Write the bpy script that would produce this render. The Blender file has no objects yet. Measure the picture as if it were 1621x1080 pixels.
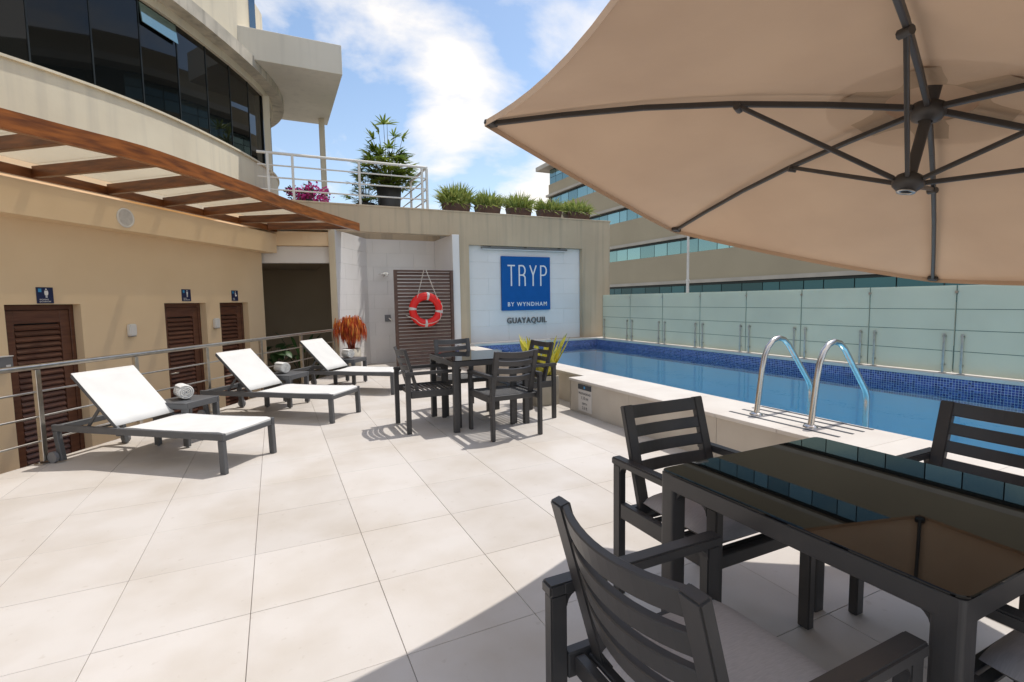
import bpy, bmesh, math, random
from mathutils import Vector, Matrix
random.seed(7)
R = math.radians
scene = bpy.context.scene
col = scene.collection

# ------------------------------------------------------------------ camera
f_px, pitch, roll, yaw, CH = 785.0, R(4.7), R(-0.9), R(25.5), 1.35
cp, sp = math.cos(pitch), math.sin(pitch)
Zr = Matrix.Rotation(-yaw, 3, 'Z')
Fw = Zr @ Vector((0, cp, -sp)); Rt = Zr @ Vector((1, 0, 0)); Up = Zr @ Vector((0, sp, cp))
cR, sR = math.cos(roll), math.sin(roll)
Rc = Rt*cR + Up*sR; Uc = Up*cR - Rt*sR
cam_d = bpy.data.cameras.new('camera'); cam = bpy.data.objects.new('camera', cam_d); col.objects.link(cam)
cam_d.sensor_width = 36; cam_d.lens = f_px/1621*36; cam_d.clip_start = 0.02; cam_d.clip_end = 3000
m3 = Matrix((Rc, Uc, -Fw)).transposed()
cam.matrix_world = Matrix.Translation((0, 0, CH)) @ m3.to_4x4()
scene.camera = cam

# ------------------------------------------------------------------ sky, sun, exposure
SUN = Vector((0.45, 0.11, 1.0)).normalized()
elev = math.asin(SUN.z); azim = math.atan2(SUN.x, SUN.y)
world = bpy.data.worlds.new('World'); scene.world = world; world.use_nodes = True
nt = world.node_tree; N = nt.nodes; L = nt.links; N.clear()
out = N.new('ShaderNodeOutputWorld'); bg = N.new('ShaderNodeBackground')
sky = N.new('ShaderNodeTexSky'); sky.sky_type = 'NISHITA'; sky.sun_disc = False
sky.sun_elevation = elev; sky.sun_rotation = azim; sky.air_density = 1.0; sky.dust_density = 0.8; sky.ozone_density = 5.0
bg.inputs['Strength'].default_value = 0.15
tc = N.new('ShaderNodeTexCoord'); sep = N.new('ShaderNodeSeparateXYZ'); L.new(tc.outputs['Generated'], sep.inputs[0])
def wmath(op, a, b=None, c=None):
    n = N.new('ShaderNodeMath'); n.operation = op
    for i, v in enumerate((a, b, c)):
        if v is None: continue
        if isinstance(v, (int, float)): n.inputs[i].default_value = v
        else: L.new(v, n.inputs[i])
    return n.outputs[0]
zc = wmath('ADD', wmath('MAXIMUM', sep.outputs[2], 0.0), 0.30)
comb = N.new('ShaderNodeCombineXYZ')
L.new(wmath('DIVIDE', sep.outputs[0], zc), comb.inputs[0]); L.new(wmath('DIVIDE', sep.outputs[1], zc), comb.inputs[1])
comb.inputs[2].default_value = 3.1
nz = N.new('ShaderNodeTexNoise'); nz.inputs['Scale'].default_value = 1.5; nz.inputs['Detail'].default_value = 9; nz.inputs['Roughness'].default_value = 0.56
nz.inputs['Distortion'].default_value = 0.25
L.new(comb.outputs[0], nz.inputs['Vector'])
# cumulus banks: the same noise, thicker round a few directions of the sky
def bank(d, c0, c1, w):
    n = N.new('ShaderNodeVectorMath'); n.operation = 'DOT_PRODUCT'; L.new(tc.outputs['Generated'], n.inputs[0]); n.inputs[1].default_value = d
    r = N.new('ShaderNodeMapRange'); r.interpolation_type = 'SMOOTHSTEP'; r.inputs[1].default_value = c0; r.inputs[2].default_value = c1; r.inputs[4].default_value = w
    L.new(n.outputs['Value'], r.inputs[0]); return r.outputs[0]
dens = nz.outputs['Fac']
for d, c0, c1, w in (((0.2266,0.9025,0.3662),.980,.9985,.13), ((0.3354,0.8763,0.3460),.990,.9992,.10), ((0.0319,0.8976,0.4397),.993,.9995,.08), ((0.4505,0.8643,0.2238),.994,.9996,.09), ((0.0502,0.9544,0.2943),.990,.999,.05), ((-.6,-.5,.6),.5,.95,.10), ((.7,-.6,.5),.5,.95,.10)):
    dens = wmath('ADD', dens, bank(d, c0, c1, w))
ramp = N.new('ShaderNodeValToRGB'); ramp.color_ramp.elements[0].position = 0.545; ramp.color_ramp.elements[1].position = 0.665
L.new(dens, ramp.inputs[0])
# thicker cloud cover towards the horizon
low = wmath('SUBTRACT', 1.0, wmath('MINIMUM', wmath('MULTIPLY', wmath('MAXIMUM', sep.outputs[2], 0.0), 2.4), 1.0))
fac = wmath('MINIMUM', wmath('ADD', wmath('MULTIPLY', ramp.outputs[0], 0.92), wmath('MULTIPLY', low, 0.16)), 0.97)
mixc = N.new('ShaderNodeMix'); mixc.data_type = 'RGBA'
tint = N.new('ShaderNodeMix'); tint.data_type = 'RGBA'; tint.blend_type = 'MULTIPLY'; tint.inputs['Factor'].default_value = 1.0
L.new(sky.outputs[0], tint.inputs['A']); tint.inputs['B'].default_value = (1.10, 1.0, .87, 1)      # the photograph's warm white balance
L.new(fac, mixc.inputs['Factor']); L.new(tint.outputs['Result'], mixc.inputs['A']); mixc.inputs['B'].default_value = (5.2, 4.95, 4.65, 1)
L.new(mixc.outputs['Result'], bg.inputs['Color']); L.new(bg.outputs[0], out.inputs[0])

sun_d = bpy.data.lights.new('sun', 'SUN'); sun_d.energy = 2.3; sun_d.angle = R(0.53); sun_d.color = (1.0, 0.965, 0.91)
sun = bpy.data.objects.new('sun', sun_d); col.objects.link(sun)
sun.rotation_euler = SUN.to_track_quat('Z', 'Y').to_euler(); sun.location = (20, 5, 40)
vs = scene.view_settings; vs.view_transform = 'Standard'; vs.look = 'None'; vs.exposure = 0.54; vs.gamma = 1; vs.use_curve_mapping = False
try:
    scene.cycles.use_denoising = True
    scene.cycles.max_bounces = 8; scene.cycles.diffuse_bounces = 4; scene.cycles.glossy_bounces = 4
    scene.cycles.transparent_max_bounces = 12
    scene.cycles.caustics_reflective = False; scene.cycles.caustics_refractive = False
except Exception: pass

# ------------------------------------------------------------------ materials
def mat(name, c1, c2=None, rough=0.6, scale=3.0, metal=0.0, bump=0.0, bscale=60.0, spec=0.5, coat=0.0, stretch=None,
        lo=0.35, hi=0.65, rvar=0.0, rand=0.0, transl=0.0, detail=6, coords='pos', streak=None, spots=None):
    m = bpy.data.materials.new(name); m.use_nodes = True
    nt = m.node_tree; n = nt.nodes; l = nt.links
    b = n['Principled BSDF']; o = n['Material Output']
    b.inputs['Roughness'].default_value = rough; b.inputs['Metallic'].default_value = metal
    b.inputs['Specular IOR Level'].default_value = spec
    if coat: b.inputs['Coat Weight'].default_value = coat; b.inputs['Coat Roughness'].default_value = 0.15
    if coords == 'pos':
        g = n.new('ShaderNodeNewGeometry'); vec = g.outputs['Position']
    else:
        g = n.new('ShaderNodeTexCoord'); vec = g.outputs['Object']
    if stretch:
        mp = n.new('ShaderNodeMapping'); mp.inputs['Scale'].default_value = stretch[:3]
        if len(stretch) > 3: mp.inputs['Rotation'].default_value = (0, 0, stretch[3])
        l.new(vec, mp.inputs[0]); vec = mp.outputs[0]
    colr = None
    if c2 is not None:
        t = n.new('ShaderNodeTexNoise'); t.inputs['Scale'].default_value = scale; t.inputs['Detail'].default_value = detail
        l.new(vec, t.inputs['Vector'])
        mr = n.new('ShaderNodeMapRange'); mr.inputs[1].default_value = lo; mr.inputs[2].default_value = hi
        l.new(t.outputs['Fac'], mr.inputs[0])
        mx = n.new('ShaderNodeMix'); mx.data_type = 'RGBA'; l.new(mr.outputs[0], mx.inputs['Factor'])
        mx.inputs['A'].default_value = (*c1, 1); mx.inputs['B'].default_value = (*c2, 1)
        colr = mx.outputs['Result']
        if streak:
            mp2 = n.new('ShaderNodeMapping'); mp2.inputs['Scale'].default_value = (7, 7, 0.35)
            l.new(g.outputs[0], mp2.inputs[0])
            t2 = n.new('ShaderNodeTexNoise'); t2.inputs['Scale'].default_value = 1.0; t2.inputs['Detail'].default_value = 5; l.new(mp2.outputs[0], t2.inputs['Vector'])
            mr3 = n.new('ShaderNodeMapRange'); mr3.inputs[1].default_value = 0.50; mr3.inputs[2].default_value = 0.75; mr3.inputs[4].default_value = streak[3]
            l.new(t2.outputs['Fac'], mr3.inputs[0])
            mx3 = n.new('ShaderNodeMix'); mx3.data_type = 'RGBA'; l.new(mr3.outputs[0], mx3.inputs['Factor']); l.new(colr, mx3.inputs['A'])
            mx3.inputs['B'].default_value = (*streak[:3], 1); colr = mx3.outputs['Result']
        if spots:
            t4 = n.new('ShaderNodeTexNoise'); t4.inputs['Scale'].default_value = 22; t4.inputs['Detail'].default_value = 3; l.new(g.outputs[0], t4.inputs['Vector'])
            t5 = n.new('ShaderNodeTexNoise'); t5.inputs['Scale'].default_value = .55; t5.inputs['Detail'].default_value = 7; l.new(g.outputs[0], t5.inputs['Vector'])
            for tt, a_, b_, w_ in ((t4,.66,.74,.30), (t5,.52,.70,.34)):
                m4 = n.new('ShaderNodeMapRange'); m4.inputs[1].default_value = a_; m4.inputs[2].default_value = b_; m4.inputs[4].default_value = w_; l.new(tt.outputs['Fac'], m4.inputs[0])
                x4 = n.new('ShaderNodeMix'); x4.data_type = 'RGBA'; l.new(m4.outputs[0], x4.inputs['Factor']); l.new(colr, x4.inputs['A']); x4.inputs['B'].default_value = (*spots, 1); colr = x4.outputs['Result']
        if rvar:
            mr2 = n.new('ShaderNodeMapRange'); mr2.inputs[3].default_value = rough-rvar; mr2.inputs[4].default_value = rough+rvar
            l.new(t.outputs['Fac'], mr2.inputs[0]); l.new(mr2.outputs[0], b.inputs['Roughness'])
    if rand:
        oi = n.new('ShaderNodeObjectInfo'); hs = n.new('ShaderNodeHueSaturation')
        mr = n.new('ShaderNodeMapRange'); mr.inputs[3].default_value = 1-rand; mr.inputs[4].default_value = 1+rand
        l.new(oi.outputs['Random'], mr.inputs[0]); l.new(mr.outputs[0], hs.inputs['Value'])
        if colr is not None: l.new(colr, hs.inputs['Color'])
        else: hs.inputs['Color'].default_value = (*c1, 1)
        colr = hs.outputs[0]
    if colr is not None: l.new(colr, b.inputs['Base Color'])
    else: b.inputs['Base Color'].default_value = (*c1, 1)
    if bump:
        t = n.new('ShaderNodeTexNoise'); t.inputs['Scale'].default_value = bscale; t.inputs['Detail'].default_value = 4; l.new(vec, t.inputs['Vector'])
        bp = n.new('ShaderNodeBump'); bp.inputs['Strength'].default_value = bump; bp.inputs['Distance'].default_value = 0.01
        l.new(t.outputs['Fac'], bp.inputs['Height']); l.new(bp.outputs[0], b.inputs['Normal'])
    if transl:
        tr = n.new('ShaderNodeBsdfTranslucent')
        if colr is not None: l.new(colr, tr.inputs['Color'])
        else: tr.inputs['Color'].default_value = (*c1, 1)
        ms = n.new('ShaderNodeMixShader'); ms.inputs[0].default_value = transl
        l.new(b.outputs[0], ms.inputs[1]); l.new(tr.outputs[0], ms.inputs[2]); l.new(ms.outputs[0], o.inputs['Surface'])
    return m
M = {}
M['tile'] = mat('porcelain_tile', (.60,.555,.51), (.475,.415,.345), rough=.55, scale=1.9, bump=.04, bscale=90, lo=.40, hi=.80, rvar=.12, rand=.04, detail=10, spots=(.40,.34,.27))
M['grout'] = mat('tile_grout', (.50,.44,.38), (.42,.37,.32), rough=.9, scale=6)
M['coping'] = mat('coping_stone', (.66,.61,.55), (.59,.53,.47), rough=.6, scale=2.2, bump=.05, rand=.02)
M['clad'] = mat('cladding_stone', (.58,.52,.44), (.49,.43,.36), rough=.6, scale=2.6, bump=.05, rand=.02)
M['wall_l'] = mat('ochre_wall_paint', (.86,.66,.43), (.82,.62,.395), rough=.8, scale=1.2, bump=.06, bscale=40)
M['wall_b'] = mat('taupe_wall_paint', (.58,.455,.31), (.52,.405,.275), rough=.8, scale=1.4, bump=.08, bscale=30, streak=(.28,.235,.18,.55))
M['facade'] = mat('cream_facade_render', (.76,.68,.52), (.68,.60,.455), rough=.85, scale=1.2, bump=.1, bscale=25, streak=(.42,.38,.32,.35))
M['cornice'] = mat('weathered_concrete', (.60,.54,.44), (.42,.38,.31), rough=.9, scale=2.4, bump=.2, bscale=20, streak=(.22,.2,.17,.7))
M['canopy'] = mat('canopy_render', (.68,.635,.55), (.62,.58,.50), rough=.8, scale=1.2, bump=.06, streak=(.4,.38,.34,.25))
M['white_tile'] = mat('white_wall_tile', (.80,.77,.745), (.76,.73,.705), rough=.35, scale=2.0, rand=.02)
M['joint'] = mat('pale_joint', (.50,.48,.47), (.45,.43,.42), rough=.9)
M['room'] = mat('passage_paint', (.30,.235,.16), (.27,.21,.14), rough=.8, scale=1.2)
M['wood'] = mat('varnished_timber', (.37,.115,.022), (.115,.033,.009), rough=.33, scale=3.0, stretch=(1.2,1.2,9,0), lo=.3, hi=.7, coat=.15, bump=.12, bscale=14, rand=.12)
M['shaded_wood'] = mat('shaded_timber', (.21,.072,.020), (.075,.024,.008), rough=.36, scale=3.0, stretch=(1.2,1.2,9,0), lo=.3, hi=.7, coat=.12, bump=.12, bscale=14, rand=.15)  # same timber as the fascia, with the shade under the roof painted in
M['slat'] = mat('stained_louvre', (.155,.062,.034), (.10,.038,.022), rough=.42, scale=4, stretch=(1,1,8), rand=.16)
M['screen'] = mat('brown_louvre', (.125,.066,.047), (.095,.05,.036), rough=.5, scale=4, stretch=(1,1,6), rand=.10)
M['powder'] = mat('charcoal_powder_coat', (.044,.042,.0425), (.054,.051,.051), rough=.42, scale=9, bump=.03, bscale=400)
M['powder2'] = mat('grey_powder_coat', (.085,.087,.092), (.098,.10,.104), rough=.5, scale=9, bump=.03, bscale=400)
M['sling'] = mat('white_mesh_fabric', (.70,.69,.665), (.65,.64,.615), rough=.8, scale=5, bump=.15, bscale=500)
M['cushion'] = mat('grey_cushion_fabric', (.45,.425,.43), (.39,.37,.375), rough=.95, scale=40, stretch=(1,8,1), bump=.25, bscale=300)
M['towel'] = mat('white_terry', (.80,.78,.74), (.72,.70,.66), rough=1, scale=60, bump=.6, bscale=220)
M['steel'] = mat('brushed_steel', (.62,.59,.54), (.52,.49,.45), rough=.28, metal=1, scale=20)
M['chrome'] = mat('polished_steel', (.66,.61,.57), (.60,.56,.52), rough=.24, metal=1, scale=12)
M['white_metal'] = mat('white_painted_metal', (.76,.73,.68), (.70,.67,.62), rough=.45, scale=6)
M['white_plastic'] = mat('white_plastic', (.76,.74,.72), rough=.4)
M['grey_plastic'] = mat('grey_plastic', (.20,.20,.21), rough=.5)
M['canvas'] = mat('beige_canvas', (.67,.49,.345), (.61,.44,.31), rough=.95, scale=2.5, transl=.05, bump=.45, bscale=5)
M['canvas2'] = mat('doubled_canvas', (.50,.36,.245), (.44,.31,.21), rough=.95, scale=6, transl=.04, bump=.2, bscale=40)
M['blue'] = mat('blue_sign_paint', (.006,.105,.36), (.005,.097,.33), rough=.6, scale=5, spec=.2)
M['navy'] = mat('navy_sign', (.012,.018,.075), rough=.35)
M['lightblue'] = mat('light_blue_print', (.05,.30,.60), rough=.4)
M['white'] = mat('white_print', (.80,.80,.80), rough=.5)
M['sign_white'] = mat('white_sign_plate', (.66,.62,.58), (.62,.58,.54), rough=.4)
M['dark_print'] = mat('dark_print', (.05,.055,.065), rough=.5)
M['letter_grey'] = mat('brushed_letter_metal', (.17,.165,.16), (.13,.125,.12), rough=.4, metal=.3)
M['red'] = mat('red_lifebuoy', (.78,.014,.010), (.72,.011,.008), rough=.45, scale=5)
M['tape'] = mat('reflective_tape', (.62,.60,.58), (.52,.50,.48), rough=.35, scale=20)
M['rope'] = mat('white_rope', (.72,.68,.60), (.6,.56,.48), rough=.9, scale=50)
M['black_pot'] = mat('dark_planter', (.055,.05,.05), (.07,.065,.06), rough=.5, scale=6)
M['brown_pot'] = mat('brown_planter', (.13,.065,.045), (.09,.045,.032), rough=.6, scale=8)
M['stone_pot'] = mat('taupe_planter', (.47,.42,.34), (.40,.36,.29), rough=.8, scale=8, bump=.1)
M['soil'] = mat('potting_soil', (.06,.035,.022), (.03,.02,.014), rough=1, scale=40)
M['leaf'] = mat('palm_leaf', (.11,.20,.034), (.32,.38,.06), rough=.45, scale=3.5, transl=.28, rand=.3)
M['leaf_dark'] = mat('dark_leaf', (.022,.060,.018), (.05,.10,.03), rough=.45, scale=6, transl=.2, rand=.3)
M['grass'] = mat('grassy_leaf', (.20,.27,.055), (.44,.46,.13), rough=.5, scale=14, transl=.35)
M['sans'] = mat('yellow_green_leaf', (.70,.62,.08), (.24,.32,.05), rough=.4, scale=10, lo=.5, hi=.64, transl=.2, rand=.15)
M['redleaf'] = mat('red_leaf', (.68,.11,.03), (.26,.045,.02), rough=.55, scale=12, transl=.25)
M['redleaf2'] = mat('orange_leaf', (.80,.36,.06), (.66,.17,.035), rough=.55, scale=12, transl=.25)
M['pink'] = mat('pink_bracts', (.68,.07,.34), (.50,.03,.25), rough=.6, scale=12, transl=.3)
M['stem'] = mat('plant_stem', (.16,.12,.06), (.09,.07,.04), rough=.8, scale=20)
M['far_wall'] = mat('far_wall_render', (.46,.375,.25), (.425,.345,.23), rough=.85, scale=.35)
M['far_ledge'] = mat('far_ledge_concrete', (.56,.49,.40), (.48,.42,.34), rough=.85, scale=.8)
M['asphalt'] = mat('asphalt', (.05,.05,.052), (.065,.064,.062), rough=.9, scale=1)
M['concrete'] = mat('plain_concrete', (.36,.33,.29), (.30,.28,.25), rough=.9, scale=1.2)
M['red_logo'] = mat('soft_red_print', (.35,.05,.07), rough=.5)

def glass_mat(name, base, rough, metal=0.0, spec=.5, rand=0, bump=0):
    m = mat(name, base, rough=rough, metal=metal, spec=spec, rand=rand, bump=bump, bscale=1.2); return m
M['dark_glass'] = glass_mat('dark_tinted_glass', (.006,.007,.007), .02, spec=.3, rand=.5)
M['far_glass'] = glass_mat('teal_window_glass', (.25,.37,.36), .06, metal=.75, rand=.28)
M['far_glass2'] = glass_mat('deep_teal_window_glass', (.03,.10,.13), .06, metal=.45, rand=.35)
M['mullion'] = mat('dark_mullion', (.02,.025,.025), rough=.4, metal=.3)
M['blue_glass'] = glass_mat('blue_window_glass', (.08,.16,.28), .05, metal=.6)
M['black_glass'] = glass_mat('black_table_glass', (.004,.004,.004), .015, spec=.28)

def frosted(name, c, tr, gl, rough):
    m = bpy.data.materials.new(name); m.use_nodes = True; n = m.node_tree.nodes; l = m.node_tree.links
    b = n['Principled BSDF']; b.inputs['Base Color'].default_value = (*c, 1); b.inputs['Roughness'].default_value = rough; b.inputs['Specular IOR Level'].default_value = .5
    g = n.new('ShaderNodeNewGeometry'); t = n.new('ShaderNodeTexNoise'); t.inputs['Scale'].default_value = 1.6; t.inputs['Detail'].default_value = 6
    l.new(g.outputs['Position'], t.inputs['Vector'])
    mx = n.new('ShaderNodeMix'); mx.data_type = 'RGBA'; l.new(t.outputs['Fac'], mx.inputs['Factor']); mx.inputs['A'].default_value = (*[v*.86 for v in c], 1); mx.inputs['B'].default_value = (*[min(1, v*1.08) for v in c], 1)
    l.new(mx.outputs['Result'], b.inputs['Base Color'])
    d = n.new('ShaderNodeBsdfTranslucent'); l.new(mx.outputs['Result'], d.inputs['Color'])
    tp = n.new('ShaderNodeBsdfTransparent'); tp.inputs['Color'].default_value = (*[min(1, v*1.3+.1) for v in c], 1)
    a = n.new('ShaderNodeMixShader'); a.inputs[0].default_value = tr; l.new(b.outputs[0], a.inputs[1]); l.new(d.outputs[0], a.inputs[2])
    e = n.new('ShaderNodeMixShader'); e.inputs[0].default_value = gl; l.new(a.outputs[0], e.inputs[1]); l.new(tp.outputs[0], e.inputs[2])
    l.new(e.outputs[0], n['Material Output'].inputs['Surface']); return m
M['frost'] = frosted('frosted_green_glass', (.71,.735,.64), .50, .04, .35)
M['frost_edge'] = mat('green_glass_edge', (.10,.17,.14), rough=.2)
M['roof_sheet'] = frosted('milky_roof_sheet', (.68,.64,.56), .60, .40, .3)

def mosaic_mat():
    m = bpy.data.materials.new('blue_glass_mosaic'); m.use_nodes = True; n = m.node_tree.nodes; l = m.node_tree.links; b = n['Principled BSDF']
    g = n.new('ShaderNodeNewGeometry'); sx = n.new('ShaderNodeSeparateXYZ'); l.new(g.outputs['Position'], sx.inputs[0])
    ad = n.new('ShaderNodeMath'); l.new(sx.outputs[0], ad.inputs[0]); l.new(sx.outputs[1], ad.inputs[1])
    cb = n.new('ShaderNodeCombineXYZ'); l.new(ad.outputs[0], cb.inputs[0]); l.new(sx.outputs[2], cb.inputs[1])
    sc = n.new('ShaderNodeVectorMath'); sc.operation = 'SCALE'; sc.inputs['Scale'].default_value = 1/.028; l.new(cb.outputs[0], sc.inputs[0])
    fl = n.new('ShaderNodeVectorMath'); fl.operation = 'FLOOR'; l.new(sc.outputs[0], fl.inputs[0])
    wn = n.new('ShaderNodeTexWhiteNoise'); wn.noise_dimensions = '3D'; l.new(fl.outputs[0], wn.inputs['Vector'])
    rp = n.new('ShaderNodeValToRGB'); e = rp.color_ramp.elements; e[0].color = (.014,.022,.12,1); e[1].color = (.10,.13,.38,1)
    q = rp.color_ramp.elements.new(.5); q.color = (.045,.06,.24,1)
    l.new(wn.outputs['Value'], rp.inputs[0])
    fr = n.new('ShaderNodeVectorMath'); fr.operation = 'FRACTION'; l.new(sc.outputs[0], fr.inputs[0])
    s2 = n.new('ShaderNodeSeparateXYZ'); l.new(fr.outputs[0], s2.inputs[0])
    def mth(op, a, bb):
        k = n.new('ShaderNodeMath'); k.operation = op
        for i, v in enumerate((a, bb)):
            if isinstance(v, float): k.inputs[i].default_value = v
            else: l.new(v, k.inputs[i])
        return k.outputs[0]
    gm = mth('MAXIMUM', mth('LESS_THAN', s2.outputs[0], .11), mth('LESS_THAN', s2.outputs[1], .11))
    mx = n.new('ShaderNodeMix'); mx.data_type = 'RGBA'; l.new(gm, mx.inputs['Factor']); l.new(rp.outputs[0], mx.inputs['A']); mx.inputs['B'].default_value = (.55,.56,.66,1)
    l.new(mx.outputs['Result'], b.inputs['Base Color']); b.inputs['Roughness'].default_value = .15
    bp = n.new('ShaderNodeBump'); bp.inputs['Strength'].default_value = .4; bp.inputs['Distance'].default_value = .004; bp.invert = True
    l.new(gm, bp.inputs['Height']); l.new(bp.outputs[0], b.inputs['Normal'])
    return m
M['mosaic'] = mosaic_mat()
M['basin'] = mat('pale_blue_pool_plaster', (.26,.64,.86), (.23,.60,.83), rough=.7, scale=1.5)
def water_mat():
    m = bpy.data.materials.new('pool_water'); m.use_nodes = True; n = m.node_tree.nodes; l = m.node_tree.links
    n.remove(n['Principled BSDF'])
    tp = n.new('ShaderNodeBsdfTransparent'); tp.inputs['Color'].default_value = (.88,.97,1,1)
    gl = n.new('ShaderNodeBsdfGlossy'); gl.inputs['Roughness'].default_value = .02
    fr = n.new('ShaderNodeFresnel'); fr.inputs['IOR'].default_value = 1.36
    t = n.new('ShaderNodeTexNoise'); t.inputs['Scale'].default_value = 3.2; t.inputs['Detail'].default_value = 3
    g = n.new('ShaderNodeNewGeometry'); l.new(g.outputs['Position'], t.inputs['Vector'])
    bp = n.new('ShaderNodeBump'); bp.inputs['Strength'].default_value = .085; bp.inputs['Distance'].default_value = .05
    l.new(t.outputs['Fac'], bp.inputs['Height']); l.new(bp.outputs[0], gl.inputs['Normal']); l.new(bp.outputs[0], fr.inputs['Normal'])
    ms = n.new('ShaderNodeMixShader'); l.new(fr.outputs[0], ms.inputs[0]); l.new(tp.outputs[0], ms.inputs[1]); l.new(gl.outputs[0], ms.inputs[2])
    l.new(ms.outputs[0], n['Material Output'].inputs['Surface']); return m
M['water'] = water_mat()

# ------------------------------------------------------------------ mesh helpers
def frame_from(d):
    d = Vector(d).normalized(); a = Vector((0, 0, 1)) if abs(d.z) < .95 else Vector((1, 0, 0))
    x = d.cross(a).normalized(); y = x.cross(d).normalized(); return x, y, d
class MB:
    def __init__(s): s.v = []; s.f = []; s.sm = []
    def add(s, vs, fs, smooth=False):
        b = len(s.v); s.v += [Vector(p) for p in vs]; s.f += [tuple(i+b for i in q) for q in fs]; s.sm += [smooth]*len(fs); return s
    def box(s, c, d, rz=0.0, rot=None):
        hx, hy, hz = d[0]/2, d[1]/2, d[2]/2
        rm = rot if rot is not None else Matrix.Rotation(rz, 3, 'Z')
        P = [Vector(c) + rm @ Vector((x*hx, y*hy, z*hz)) for z in (-1, 1) for x, y in ((-1,-1),(1,-1),(1,1),(-1,1))]
        return s.add(P, [(3,2,1,0),(4,5,6,7),(0,1,5,4),(1,2,6,5),(2,3,7,6),(3,0,4,7)])
    def mm(s, a, b):   # box by min, max
        return s.box([(a[i]+b[i])/2 for i in range(3)], [abs(b[i]-a[i]) for i in range(3)])
    def bar(s, a, b, w, h, up=None):   # w sideways, h along up
        a, b = Vector(a), Vector(b); d = (b-a); ln = d.length; d.normalize()
        u = Vector(up) if up is not None else (Vector((0,0,1)) if abs(d.z) < .9 else Vector((0,1,0)))
        x = d.cross(u).normalized(); y = x.cross(d).normalized()
        rm = Matrix((x, d, y)).transposed()
        return s.box((a+b)/2, (w, ln, h), rot=rm)
    def tube(s, path, r, n=8, cap=True):
        path = [Vector(p) for p in path]; rs = r if isinstance(r, (list, tuple)) else [r]*len(path)
        rings = []; px = None
        for i, p in enumerate(path):
            d = (path[min(i+1, len(path)-1)] - path[max(i-1, 0)]).normalized()
            if px is None: x, y, _ = frame_from(d)
            else:
                x = (px - d*px.dot(d)).normalized(); y = x.cross(d)
            px = x
            rings.append([p + (x*math.cos(2*math.pi*k/n) + y*math.sin(2*math.pi*k/n))*rs[i] for k in range(n)])
        V = [q for rg in rings for q in rg]; Fc = []
        for i in range(len(path)-1):
            for k in range(n): Fc.append((i*n+k, i*n+(k+1)%n, (i+1)*n+(k+1)%n, (i+1)*n+k))
        s.add(V, Fc, True)
        if cap:
            m = len(path)-1
            s.add(rings[0], [tuple(range(n-1, -1, -1))]); s.add(rings[m], [tuple(range(n))])
        return s
    def lathe(s, prof, c=(0,0,0), n=24, axis=None):
        c = Vector(c); ax = frame_from(axis) if axis is not None else (Vector((1,0,0)), Vector((0,1,0)), Vector((0,0,1)))
        V = []
        for r, z in prof:
            for k in range(n):
                a = 2*math.pi*k/n; V.append(c + ax[0]*math.cos(a)*r + ax[1]*math.sin(a)*r + ax[2]*z)
        Fc = []
        for i in range(len(prof)-1):
            for k in range(n): Fc.append((i*n+k, i*n+(k+1)%n, (i+1)*n+(k+1)%n, (i+1)*n+k))
        return s.add(V, Fc, True)
    def prism(s, poly, z0, z1):
        n = len(poly)
        V = [(x, y, z0) for x, y in poly] + [(x, y, z1) for x, y in poly]
        return s.add(V, [tuple(range(n-1, -1, -1)), tuple(range(n, 2*n))] + [(i, (i+1)%n, n+(i+1)%n, n+i) for i in range(n)])
    def extrude(s, poly, o, ex, ey, ez, t):   # polygon in the (ex, ey) plane at o, thickness t along ez
        o, ex, ey, ez = Vector(o), Vector(ex), Vector(ey), Vector(ez); n = len(poly)
        V = [o + ex*x + ey*y for x, y in poly] + [o + ex*x + ey*y + ez*t for x, y in poly]
        return s.add(V, [tuple(range(n-1, -1, -1)), tuple(range(n, 2*n))] + [(i, (i+1)%n, n+(i+1)%n, n+i) for i in range(n)])
    def blade(s, base, tip, w, bend=(0,0,0), side=None, seg=4, fold=0.0, thick=0.0):
        base, tip, bend = Vector(base), Vector(tip), Vector(bend); V = []; Fc = []
        d = (tip-base); sd = Vector(side) if side is not None else d.cross(Vector((random.random()-.5, random.random()-.5, random.random()-.5)))
        sd = (sd - d.normalized()*sd.dot(d.normalized()))
        sd = sd.normalized() if sd.length > 1e-6 else frame_from(d)[0]
        nr = d.normalized().cross(sd)
        for i in range(seg+1):
            t = i/seg; p = base.lerp(tip, t) + bend*(4*t*(1-t) if True else 0)
            ww = w*(math.sin(math.pi*min(1, .18+.82*t))**.7 if i < seg else .04)
            V += [p - sd*ww + nr*fold*ww, p, p + sd*ww + nr*fold*ww]
        for i in range(seg):
            a = i*3; Fc += [(a, a+1, a+4, a+3), (a+1, a+2, a+5, a+4)]
        return s.add(V, Fc, True)
    def mesh(s, name, mats, bevel=0.0, seg=1, origin=None):
        me = bpy.data.meshes.new(name)
        og = Vector(origin) if origin is not None else Vector((0,0,0))
        me.from_pydata([tuple(p-og) for p in s.v], [], s.f)
        for p, sm in zip(me.polygons, s.sm): p.use_smooth = sm
        if bevel:
            bm = bmesh.new(); bm.from_mesh(me); bmesh.ops.recalc_face_normals(bm, faces=bm.faces)
            es = [e for e in bm.edges if len(e.link_faces) == 2 and e.calc_face_angle(0) > .6]
            bmesh.ops.bevel(bm, geom=es, offset=bevel, segments=seg, affect='EDGES', clamp_overlap=True)
            bm.to_mesh(me); bm.free()
        me.materials.append(mats); me.update(); return me
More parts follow.
